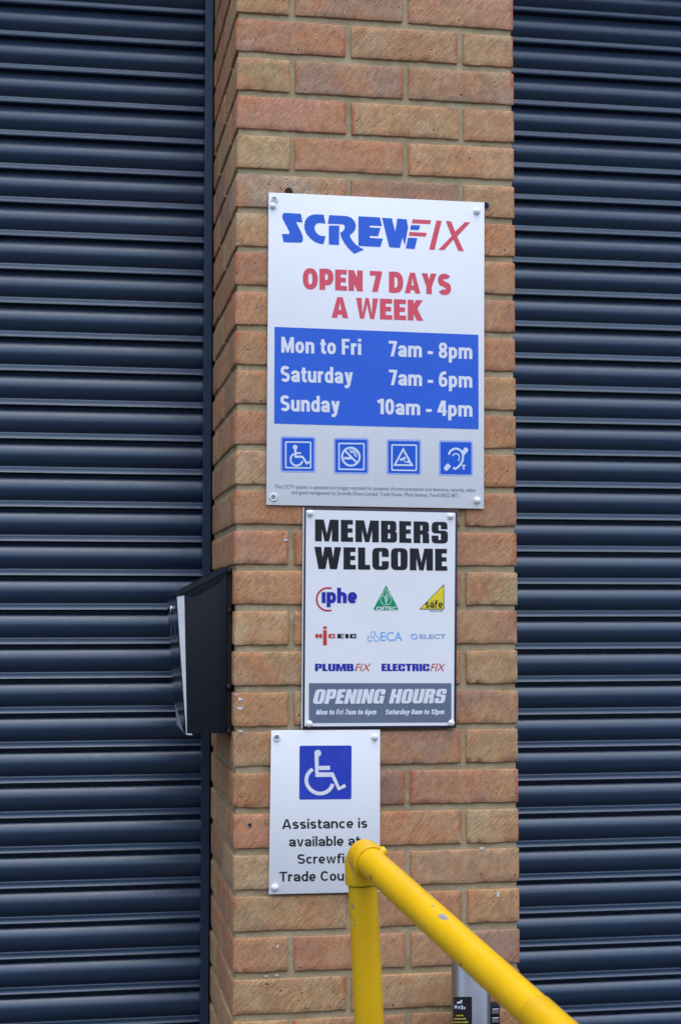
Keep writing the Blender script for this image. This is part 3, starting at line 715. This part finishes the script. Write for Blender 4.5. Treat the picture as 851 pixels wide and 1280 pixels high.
pen_px('A WEEK', (414.3, 397), (528.8, 401), 26.0, y, M['p_red'], s1, 2.6, 5.4, 6.4, .62, 2.6)
bp = print_px('table_panel', [[[(343.2, 408.5), (597.6, 418.5), (597.9, 536.6), (342.7, 529.5)]]], y, M['p_blue'], s1)
for s, bl, br, h in [('Mon to Fri', (351.6, 440.9), (451.4, 444.0), 20.6), ('Saturday', (350.8, 482.9), (441, 485.4), 26.2), ('Sunday', (350.5, 519.6), (424.6, 521.5), 26.2),
                     ('7am - 8pm', (485.6, 450.6), (590, 454.1), 24.8), ('7am - 6pm', (485.9, 486.6), (590, 489.9), 24.8), ('10am - 4pm', (470.9, 522.8), (590.2, 526.2), 24.8)]:
    pen_px(s, bl, br, h, y - .0003, M['p_white'], s1, 2.0, 5.3, 5.9, .75, 2.7)
text_px('This CCTV system is operated and images recorded for purposes of crime prevention and detection, security, safety', (343.4, 612), (594.2, 616.4), 6.3, y, M['p_small'], s1, .0)
text_px('and good management by Screwfix Direct Limited, Trade House, Mead Avenue, Yeovil BA22 8RT.', (364.7, 619.3), (573.4, 623.3), 6.4, y, M['p_small'], s1, .0)
def tile_map(x0, y0, x1, y1, sl):
    return lambda p: (x0 + (x1 - x0) * p[0] / 100, y0 + (y1 - y0) * p[1] / 100 + sl * (p[0] - 50) / 100)
def wheelchair():
    g = []
    g.append([circle(42, 30, 6.6)])
    g.append(stroke([(42, 32), (43.4, 56.5), (63, 56.5), (75, 74.5), (83.5, 70)], 6.2))
    g.append(stroke([(43, 46.5), (59, 46.5)], 5))
    g.append(stroke(arc(46, 64, 17, 245, 15), 5.4))
    return g
def tile(x0, y0, x1, y1, sl, label, groups, inner=True):
    f = tile_map(x0, y0, x1, y1, sl)
    t = print_px('symbol_tile', [[rrect(0, 0, 100, 100, 7)]], y, M['p_halo'], s1, f); t['label'] = label
    print_px('tile_face', [[rrect(5, 5, 95, 95, 2)]], y - .0002, M['p_icon'], t, f)
    gg = []
    if inner: gg.append([rrect(13.5, 14, 88, 89, 4), rrect(17.5, 18, 84, 85, 2)])
    print_px('symbol', gg + groups, y - .0004, M['p_sky'], t, f)
    return t
tile(350.4, 545.4, 394.4, 590.6, .6, 'blue tile with white wheelchair symbol', wheelchair())
cg = [[circle(49, 52, 27.5, 40), circle(49, 52, 22, 40)], stroke([(32, 35), (68, 71)], 5.5), [rrect(29, 53, 50, 60)], [[(53, 60), (58, 60), (51, 53), (50, 53)]],
      stroke([(46, 32), (50, 40), (57, 39), (60, 47), (66, 52)], 4), stroke([(52, 30), (56, 35), (63, 37), (67, 46)], 3)]
tile(416.8, 547.2, 461, 592.6, .6, 'blue tile with crossed out cigarette symbol', cg)
tg = [[[(48, 22), (78, 75), (19, 75)], [(48, 33), (68.5, 70), (28, 70)][::-1]], [[(37, 56), (54, 48), (56.5, 54), (40, 61.5)]], stroke([(50, 57), (52, 63), (60, 64), (62, 60)], 2.6), [[(62, 58), (66, 66), (60, 67)]]]
tile(483, 549.2, 526.2, 593.6, .6, 'blue tile with white security camera triangle', tg)
eg = [stroke(arc(50, 44, 21, 190, 350, 18) + [(70, 56), (63, 68), (55, 76), (48, 80), (42, 77)], 6), stroke(arc(50, 47, 10, 200, 360, 12) + [(58, 58)], 3.4),
      [rnd_contour([(78, 17, 5), (88, 26, 5), (74, 42), (66, 32)])], [rnd_contour([(26, 64), (36, 73), (22, 88, 5), (13, 78, 5)])],
      [[(67, 68), (78, 68), (78, 72), (74.5, 72), (74.5, 82), (70.5, 82), (70.5, 72), (67, 72)]]]
tile(548.2, 550.6, 590.9, 595, .6, 'blue tile with white hearing loop ear symbol', eg, False)
cap(s1, 342.8, 249.4, Y1, .0135, True); o = cap(s1, 341, 257.5, Y1, .0125); 
cap(s1, 595.7, 264.2, Y1); cap(s1, 341.6, 621.6, Y1, .0145, True); cap(s1, 596, 625.6, Y1)
# ------------------------------------------------------------------ sign 2: members (A3)
Y2 = -.0068
s2 = empty('members_sign', at(475, 910, Y2)); tag(s2, 'white sign with dark border reading MEMBERS WELCOME, directly under the largest sign', 'sign')
c2 = [(380.2, 634.0), (571.6, 638.2), (569.8, 910), (378.1, 911.4)]
board(s2, c2, Y2, .004, M['backboard'])
lf = [(378.4, 640), (380.3, 636), (378.2, 905), (376.8, 909)]
board(s2, [(378.9, 634.4), (380.3, 634.4), (378.3, 911), (376.9, 911)], Y2 + .001, .003, M['white2'], 0, 'board_edge')
yb = Y2 - .0003
print_px('white_face', [[rrect(0, 0, 100, 100, .8)]], yb, M['white2'], s2, lambda p: (382.6 + (568.9 - 382.6) * p[0] / 100 - 2.0 * p[1] / 100, 637.3 + 270.7 * p[1] / 100 + (3.6 - 4.8 * p[1] / 100) * p[0] / 100))
y = yb - .0003
block_px('MEMBERS', (393.7, 676.5), (559.6, 679.5), 27.4, y, M['p_black'], s2)
block_px('WELCOME', (392.8, 711.2), (558.7, 713.5), 27.8, y, M['p_black'], s2)
print_px('hours_panel', [[[(386.1, 853.9), (563.9, 854.0), (563.9, 903.0), (386.0, 903.8)]]], y, M['p_grey'], s2)
block_px('OPENING HOURS', (391.3, 879.9), (558.2, 879.0), 18.2, y - .0003, M['p_white'], s2, .7, .24)
pen_px('Mon to Fri 7am to 6pm', (394.7, 895.1), (470.5, 894.8), 8.4, y - .0003, M['p_white'], s2, 2.1, 4.9, 5.4, .6, 2.4, .2)
pen_px('Saturday 8am to 12pm', (481.5, 894.9), (555.4, 894.7), 8.4, y - .0003, M['p_white'], s2, 2.1, 4.9, 5.4, .6, 2.4, .2)
b1 = lambda p: (380 + p[0] / 8.51, 720 + p[1] / 8.51)
b2 = lambda p: (470 + p[0] / 8.51, 720 + p[1] / 8.51)
lg = print_px('logo', [stroke(arc(255, 248, 121, 72, 288, 30), 19)], y, M['p_crimson'], s2, b1); lg['label'] = 'red arc around blue letters iphe'
pen_px('ıphe', (402.1, 758.8), (446.4, 758.9), 24.3, y - .0001, M['p_navy'], lg, 2.6, 6.2, 6, .5)
lg = print_px('logo', [[rnd_contour([(105, 98, 6), (238, 352, 22), (222, 366, 8), (-12, 364, 8), (-28, 350, 22)])]], y, M['p_green'], s2, b2); lg['label'] = 'green triangle with white leaf'
print_px('symbol', [stroke([(104, 135), (68, 190), (48, 240)] + arc(106, 250, 58, 190, -10, 16)[1:-1] + [(164, 240), (142, 190)], 7, True), stroke([(100, 270), (92, 225), (68, 205)], 8), stroke([(104, 290), (112, 215), (150, 185)], 8), stroke([(100, 245), (106, 195), (118, 160)], 7), stroke([(108, 300), (118, 245), (148, 215)], 6)], y - .0002, M['p_pale'], lg, b2)
text_px('OFTEC', (470.2, 763.0), (495.4, 763.0), 4.9, y - .0003, M['p_white'], lg, .03)
lg = print_px('logo', [[rnd_contour([(722, 84, 14), (724, 356, 8), (456, 356, 14)])]], y, M['p_black'], s2, b2); lg['label'] = 'yellow triangle with black outline'
print_px('symbol', [[rnd_contour([(716, 100, 8), (716, 348, 4), (472, 348, 8)])]], y - .0002, M['p_yellow'], lg, b2)
pen_px('safe', (531.4, 759.8), (553.2, 759.9), 9.6, y - .0004, M['p_black'], lg, 1.7, 6, 6, .8)
text_px('GAS', (537.8, 752.2), (543.8, 752.2), 1.8, y - .0004, M['p_small'], lg, .0)
text_px('REGISTER', (537.4, 764.9), (553.2, 764.9), 2.2, y, M['p_small'], lg, .01)
lg = print_px('logo', [[[(203, 575), (243, 575), (243, 738), (201, 738)]], [[(203, 536), (243, 536), (243, 563), (203, 563)]]], y, M['p_rust'], s2, b1); lg['label'] = 'tall red I across red and black capitals'
block_px('N', (394.1, 797.7), (402.6, 797.8), 5.4, y, M['p_rust'], lg); block_px('C', (410.3, 797.9), (419, 797.9), 5.5, y, M['p_rust'], lg)
block_px('E', (421.6, 797.9), (429.6, 797.9), 5.5, y, M['p_black'], lg); block_px('I', (431.4, 797.9), (435.6, 797.9), 5.5, y, M['p_black'], lg); block_px('C', (437, 797.9), (445.6, 797.9), 5.5, y, M['p_black'], lg)
tr = [stroke(arc(735 + 40 * math.cos(R(a)), 650 + 34 * math.sin(R(a)), 26, a - 125, a + 125, 12), 8) for a in (-90, 30, 150)] + [stroke([(735, 650), (735 + 30 * math.cos(R(a)), 650 + 30 * math.sin(R(a)))], 7) for a in (-60, 180, 60)]
lg = print_px('logo', tr, y, M['p_cyan'], s2, b1); lg['label'] = 'light blue trefoil knot'
text_px('ECA', (475.5, 801.3), (502.7, 801.3), 11.6, y, M['p_cyan'], lg, .006)
sw = [stroke(arc(402, 642, 30, 20, 230, 14), 14, w2=5), stroke(arc(408, 650, 30, 200, 410, 14), 14, w2=5)]
lg = print_px('logo', sw, y, M['p_cyan'], s2, b2); lg['label'] = 'light blue swirl'
text_px('ELECT', (524.3, 798.6), (557, 798.6), 5.9, y, M['p_steel'], lg, .022)
lg = block_px('PLUMB', (393.7, 838.8), (442.0, 838.9), 9.2, y, M['p_navy'], s2, .5, name='logo'); lg['label'] = 'navy word with thin red ending, left one'
text_px('FIX', (443.2, 838.9), (463.9, 838.9), 9.4, y, M['p_rust'], lg, .004, .28)
print_px('symbol', [[[(525, 205), (534, 188), (545, 188), (540, 212)]]], y, M['p_navy'], lg, lambda p: (385 + p[0] / 8.958, 815 + p[1] / 8.958))
lg = block_px('ELECTRIC', (476.7, 838.8), (536.6, 838.9), 9.2, y, M['p_navy'], s2, .5, name='logo'); lg['label'] = 'navy word with thin red ending, right one'
text_px('FIX', (537.6, 838.9), (556.6, 838.9), 9.4, y, M['p_rust'], lg, .004, .28)
for cxy in ((387.6, 641.4), (562.8, 645.2), (386.6, 904.8), (563.8, 903.6)): cap(s2, *cxy, yb, .0125)
# ------------------------------------------------------------------ sign 3: assistance (A4)
Y3 = -.0058
s3 = empty('assistance_sign', at(405, 1117, Y3)); tag(s3, 'small white sign with blue wheelchair square, lowest on the pillar, partly behind the handrail', 'sign')
board(s3, [(339, 913), (475, 912), (474.8, 1115), (336, 1118)], Y3, .003, M['white2'])
y = Y3 - .0003
d3 = lambda p: (365 + p[0] / 10.01, 925 + p[1] / 10.01)
sq = print_px('symbol_square', [[rnd_contour([(94, 72, 22), (745, 68, 22), (741, 740, 22), (90, 746, 22)])]], y, M['p_deep'], s3, d3)
wc = [[circle(322, 165, 43)], [[(281, 168), (331, 180), (333, 326), (331, 404), (518, 405), (596, 586), (658, 545), (676, 590), (576, 632), (494, 461), (292, 463)]], [[(333, 325), (474, 322), (475, 374), (335, 376)]],
      stroke(arc(350, 512, 0, 0, 1, 1), 1) if False else stroke([(258, 364), (222, 394), (192, 436), (178, 486), (180, 530), (196, 575), (226, 616), (268, 648), (318, 668), (370, 670), (420, 656), (462, 628), (490, 594), (508, 550)], 46)]
print_px('symbol', wc, y - .0002, M['p_white'], sq, d3)
print_px('scuff', [stroke([(105, 290), (250, 240), (470, 180), (690, 148)], 3, w2=9)], y - .0001, M['p_scuff'], sq, d3)
SUPE[0] = 2.12
for s, bl, br, h in [('Assistance is', (352.6, 1036.4), (459, 1034.9), 12.6), ('available at', (361.2, 1058.4), (450.4, 1057.0), 12.8), ('Screwfix', (371.8, 1079.9), (440, 1078.9), 12.4), ('Trade Counter', (349.2, 1102.2), (462.4, 1100.4), 12.8)]:
    pen_px(s, bl, br, h, y, M['p_black'], s3, 1.8, 6.3, 7.6, .95, 3.4)
cap(s3, 345.8, 921.8, Y3, .0135, True); cap(s3, 468.4, 921.4, Y3, .0125); cap(s3, 343.4, 1109.4, Y3, .0135); cap(s3, 467, 1107, Y3, .0125)

# ------------------------------------------------------------------ black post box on the left flank of the pillar
NY, FY = .032, .300
pb = empty('post_box', (-.05, NY, at(258, 918, NY).z)); tag(pb, 'black post box with sloping lid fixed to the left side of the brick pillar', 'post box')
def q(x, y_, Y=NY): p = at(x, y_, Y); return (p.x, p.z)
TR_, TL_ = q(283.5, 712), q(231, 741); BL_, BR_ = q(233.3, 916.5), q(283.5, 916.5)
bm = bmesh.new(); prism(bm, [TR_, TL_, BL_, BR_], NY, FY, .0008); bm_obj('body', bm, M['boxblack'], pb, angle=35)
bm = bmesh.new(); prism(bm, [q(284.6, 709), q(231, 738.5), q(220.5, 743.4), q(221, 745.6), q(231.2, 743.6), q(284.6, 714)], NY - .0018, FY + .002, .0005)
bm_obj('lid', bm, M['boxblack'], pb, angle=35)
bm = bmesh.new(); prism(bm, [q(283, 713), q(232, 742), q(240.5, 746.2), q(273.5, 728.4), q(283, 716)], NY - .0011, NY + .001, .0003)
bm_obj('lid_flange', bm, M['boxblack'], pb, angle=35)
bm = bmesh.new(); prism(bm, [q(230.6, 743.8), q(221.2, 743.8), q(225.6, 815), q(233.1, 918.6), q(240.5, 919.2), q(240.5, 917.2), q(233.9, 916.9)], NY - .0006, FY - .01, .0003)
bm_obj('door', bm, M['boxwhite'], pb, angle=35)
# glossy door plate: leans outward at the top, far lower corner cut away
def plate(xa, z, Y): return Vector((xa, Y, z))
t0 = at(221.2, 744.5, NY); t1 = at(225.6, 815, NY); t2 = at(232.6, 916, NY); th = .0014
vs = []; 
for dx in (0, -th):
    for p, Y in ((t0, NY + .001), (t1, NY + .001), (t2, NY + .001), (t2, NY + .05), (Vector((t2.x + (t1.x - t2.x) * .36, 0, t2.z + (t1.z - t2.z) * .36)), FY), (Vector((t1.x, 0, t1.z)), FY), (t0, FY)):
        vs.append((p.x + dx - .0004, Y, p.z))
def quadstrip(n): return [(i, (i + 1) % n, n + (i + 1) % n, n + i) for i in range(n)]
bm = bmesh.new(); bv = [bm.verts.new(v) for v in vs]
for fcs in ([0, 1, 5, 6], [1, 2, 3, 4, 5]):
    bm.faces.new([bv[i] for i in fcs]); bm.faces.new([bv[i + 7] for i in fcs][::-1])
for f in quadstrip(7): bm.faces.new([bv[i] for i in f])
bm_obj('door_plate', bm, M['boxgloss'], pb)
lx = t0.x - .002
lz = at(215, 762, NY).z
bm = bmesh.new(); lathe(bm, (lx + .002, .165, lz), (-1, 0, 0), [(0, .010), (.003, .0098), (.0042, .008), (.0046, .001)], 24); bm_obj('lock', bm, M['chrome'], pb, True)
for Yh in (.11, .225):
    z_a, z_b = at(214, 778, NY).z, at(215, 802, NY).z
    bm = bmesh.new(); xx = t0.x + .004
    bv = [(xx - .0035, Yh, z_a), (xx + .001, Yh, z_b)]
    lathe(bm, bv[0], Vector(bv[1]) - Vector(bv[0]), [(0, .0006), (.036, .0006)], 8); bm_obj('hinge_pin', bm, M['chrome'], pb)
bm = bmesh.new(); box(bm, q(283.5, 712)[0] + .0012, -.0008, NY + .006, FY, BR_[1] + .004, TR_[1] - .004, .0006); bm_obj('back_plate', bm, M['rubber'], pb)
for yy in (713, 763, 858.5, 915):
    c = at(284.5, yy, NY); bm = bmesh.new(); lathe(bm, (-.0086, NY + .003, c.z), (1, 0, 0), [(0, .0058), (.004, .0058), (.0074, .0045), (.008, .001)], 18); bm_obj('rubber_buffer', bm, M['rubber'], pb, True)
for yy in (858.5,):
    c = at(286.5, yy, .03); bm = bmesh.new(); lathe(bm, c, (0, -1, 0), [(0, .0052), (.003, .0048), (.0042, .001)], 20); bm_obj('screw_head', bm, M['rubber'], pb, True)

# ------------------------------------------------------------------ yellow handrail in front
A0 = atD(458.5, 1073.5, 2.56); A1 = atD(667, 1263.5, 2.05); rd = (A1 - A0).normalized()
P0 = atD(453.9, 1120, 2.60); P1 = atD(461.3, 1274, 2.59); pd = (P1 - P0).normalized()
PR = .02415
rail = empty('handrail', (P0 + pd * ((P0.z) / -pd.z)) + Vector((0, 0, 0))); tag(rail, 'yellow tubular handrail with chipped paint, sloping down in front of the pillar', 'handrail')
bm = bmesh.new(); top = P0 - pd * .03
lathe(bm, top, pd, [(0, PR), (.4, PR), ((top.z - .006) / -pd.z, PR)], 48); bm_obj('post', bm, M['rail'], rail, angle=40)
end = A0 + rd * 1.75
bm = bmesh.new(); lathe(bm, A0 + rd * .012, rd, [(0, PR), (.62, PR), (1.2, PR), (1.74, PR)], 48); bm_obj('top_tube', bm, M['rail'], rail, angle=40)
# elbow fitting: upright socket, horizontal socket with rolled rim, rounded back, grub screw boss
FR = .0283
bm = bmesh.new()
sock_b = P0 + pd * -.020; ptop = sock_b - pd * ((A0.z - .004 - sock_b.z) / -pd.z); L_ = (sock_b - (ptop)).length
lathe(bm, sock_b, (ptop - sock_b), [(0, FR - .0022), (0.0006, FR), (.004, FR + .0006), (.012, FR), (L_ * .9, FR - .0002), (L_ + .004, FR - .003), (L_ + .014, FR * .62), (L_ + .019, .001)], 48)
bk = A0 - rd * .018
lathe(bm, bk, rd, [(-.016, .001), (-.0145, FR * .42), (-.009, FR * .74), (0, FR * .96), (.010, FR), (.024, FR), (.028, FR + .0013), (.034, FR + .0007), (.0358, FR - .0018), (.035, PR + .0006)], 48)
boss_d = (_up * .55 + _rt * .85).normalized(); bo = A0 + rd * .008 + boss_d * (FR - .004)
lathe(bm, bo, boss_d, [(0, .0085), (.005, .0082), (.0085, .0065), (.0095, .001)], 24)
bm_obj('elbow_fitting', bm, M['rail'], rail, angle=38)
# sleeve joint further down the tube, flange at the foot, lower post out of view
js = atD(640, 1262, 2.03); tj = (js - A0).dot(rd)
bm = bmesh.new(); lathe(bm, A0 + rd * (tj + .0), rd, [(0, PR), (.002, PR + .0011), (.2, PR + .0012), (.203, PR)], 48); bm_obj('sleeve_joint', bm, M['rail'], rail, angle=38)
ft = rail.location.copy(); bm = bmesh.new(); lathe(bm, (ft.x, ft.y, .001), (0, 0, 1), [(0, .062), (.007, .062), (.009, .058), (.010, .034), (.05, .030), (.052, PR)], 40); bm_obj('base_flange', bm, M['rail'], rail, angle=40)
bm = bmesh.new(); lathe(bm, (end.x, end.y, .001), (0, 0, 1), [(0, PR), (end.z - .0, PR)], 40); bm_obj('post', bm, M['rail'], rail, angle=40)
bm = bmesh.new(); lathe(bm, (end.x, end.y, .0015), (0, 0, 1), [(0, .062), (.007, .062), (.009, .058), (.010, .034), (.05, .030), (.052, PR)], 40); bm_obj('base_flange', bm, M['rail'], rail, angle=40)
bm = bmesh.new(); lathe(bm, end - rd * .04, rd, [(0, PR + .001), (.002, FR), (.06, FR), (.072, FR * .6), (.076, .001)], 40); bm_obj('elbow_fitting', bm, M['rail'], rail, angle=40)
# bare metal chips where the paint has come off
def chip_at(px, py, pts, mt=M['plug'], ax=None):
    A0, rd = ax or (globals()['A0'], globals()['rd'])
    o0 = Vector((CX, CY, CZ + ZO)); vs = []
    for dx, dy in [(0, 0)] + pts:
        d = ray(px + dx, py + dy); w0 = o0 - A0
        a = d - rd * d.dot(rd); b = w0 - rd * w0.dot(rd); r = PR + .00025
        qa, qb, qc = a.dot(a), 2 * a.dot(b), b.dot(b) - r * r; disc = qb * qb - 4 * qa * qc
        if disc < 0: return
        vs.append(o0 + d * ((-qb - math.sqrt(disc)) / (2 * qa)))
    n = len(pts); mesh_obj('paint_chip', vs, [(0, 1 + i, 1 + (i + 1) % n) for i in range(n)], mt, rail)
chip_at(553, 1146.5, [(-6.5, -1), (-4, -3.5), (1, -4), (5, -1), (7.5, 2.5), (3, 3.2), (-2, 2.2)])
chip_at(541, 1132.5, [(-2, -.6), (0, -1.4), (2, .3), (.6, 1.2)]); chip_at(576, 1205, [(-.8, -2), (.8, -1.2), (.6, 2), (-.6, 1.6)], M['hole'])
for x_, y_, k_ in ((440.5, 1133, 1.3), (442, 1149.5, .8), (443, 1156, .9), (449, 1236, .7), (462, 1190, .5)): chip_at(x_, y_, [(-1.1 * k_, -1.6 * k_), (.9 * k_, -1.2 * k_), (1.1 * k_, 1.4 * k_), (-.6 * k_, 1.7 * k_)], M['plug'], (P0, pd))
for x_, y_, k_ in ((598, 1191, .8), (620, 1204, 1.1), (531, 1139, .7), (655, 1240, .9), (636, 1225, .6), (505, 1098, .8)): chip_at(x_, y_, [(-1.5 * k_, -.5 * k_), (.3 * k_, -.8 * k_), (1.7 * k_, .3 * k_), (.1 * k_, .5 * k_)], M['scrape'])
bm = bmesh.new(); lathe(bm, sock_b - pd * .001, pd, [(0, PR + .0022), (.0012, PR + .0018), (.0026, PR + .0002)], 40, False); bm_obj('grime_ring', bm, M['grime'], rail, True)
chip_at(463.5, 1097, [(-.7, -2.4), (.7, -1.5), (.5, 2.4), (-.7, 1.8)], M['hole'])

# ------------------------------------------------------------------ stainless ash tube on the wall, mostly hidden by the rail
ac = at(588.5, 1245, -.075); ar = (at(612, 1245, -.075).x - at(565, 1245, -.075).x) / 2
ab = empty('cigarette_bin', (ac.x, -.075, ac.z - .38)); tag(ab, 'stainless steel wall mounted cigarette bin tube with black label, under the sloping rail', 'bin')
zt = at(588, 1192, -.075).z
bm = bmesh.new(); lathe(bm, (ac.x, -.075, ab.location.z), (0, 0, 1), [(0, ar * .9), (.004, ar), (zt - ab.location.z - .008, ar), (zt - ab.location.z, ar * .85)], 56); bm_obj('tube', bm, M['inox'], ab, angle=40)
def wrap(name, x0, x1, y0, y1, r, mt, parent, n=12):
    vs, fs = [], []
    for i in range(n + 1):
        px = x0 + (x1 - x0) * i / n; xw = at(px, 1262, -.075 - ar * .7).x
        s = max(-.98, min(.98, (xw - ac.x) / r)); yy = -.075 - math.sqrt(1 - s * s) * r
        for py in (y0, y1): vs.append((ac.x + s * r, yy, at(px, py, yy).z))
    for i in range(n): fs.append((2 * i, 2 * i + 1, 2 * i + 3, 2 * i + 2))
    return mesh_obj(name, vs, fs, mt, parent, True)
lb = wrap('label', 566.5, 587.8, 1246, 1312, ar + .0004, M['p_black'], ab)
rr = random.Random(5)
for gx, gy, gw, gh, mt in [(572, 1252, 4, 2.5, 'p_sky'), (575, 1250, 2, 3, 'p_sky'), (570, 1256.5, 2, 4, 'p_sky'), (573.2, 1257.5, 1.6, 3.6, 'p_sky'), (576, 1256.8, 1.6, 5, 'p_sky'), (578.6, 1258.5, 1.4, 3, 'p_sky')]:
    wrap('emblem', gx, gx + gw, gy, gy + gh, ar + .0009, M[mt], lb, 3)
for li, (xs, xe, yy) in enumerate([(571.5, 578, 1268), (570, 581, 1272.3), (569, 583.5, 1276.4)]):
    x = xs
    while x < xe:
        w_ = rr.uniform(.7, 1.3); wrap('emblem', x, min(xe, x + w_), yy + rr.uniform(.2, .8), yy + 2.1, ar + .0009, M['p_yellow'], lb, 2); x += w_ + .5
bm = bmesh.new(); bx0, bx1 = at(611.5, 1265, -.03).x, at(624, 1265, -.03).x
zc = at(618, 1257, -.03).z
box(bm, ac.x, bx1, -.032, -.0015, ab.location.z + .02, zc, .001); bm_obj('bracket', bm, M['boxblack'], ab)
for yy in (1263.5, 1274.5):
    c = at(618.5, yy, -.0322); bm = bmesh.new(); box(bm, c.x - .0062, c.x + .0065, -.0345, -.0321, c.z - .005, c.z + .0045, .0008); bm_obj('bracket_clip', bm, M['chrome'], ab)

S.render.engine = 'CYCLES'
S.cycles.max_bounces = 6
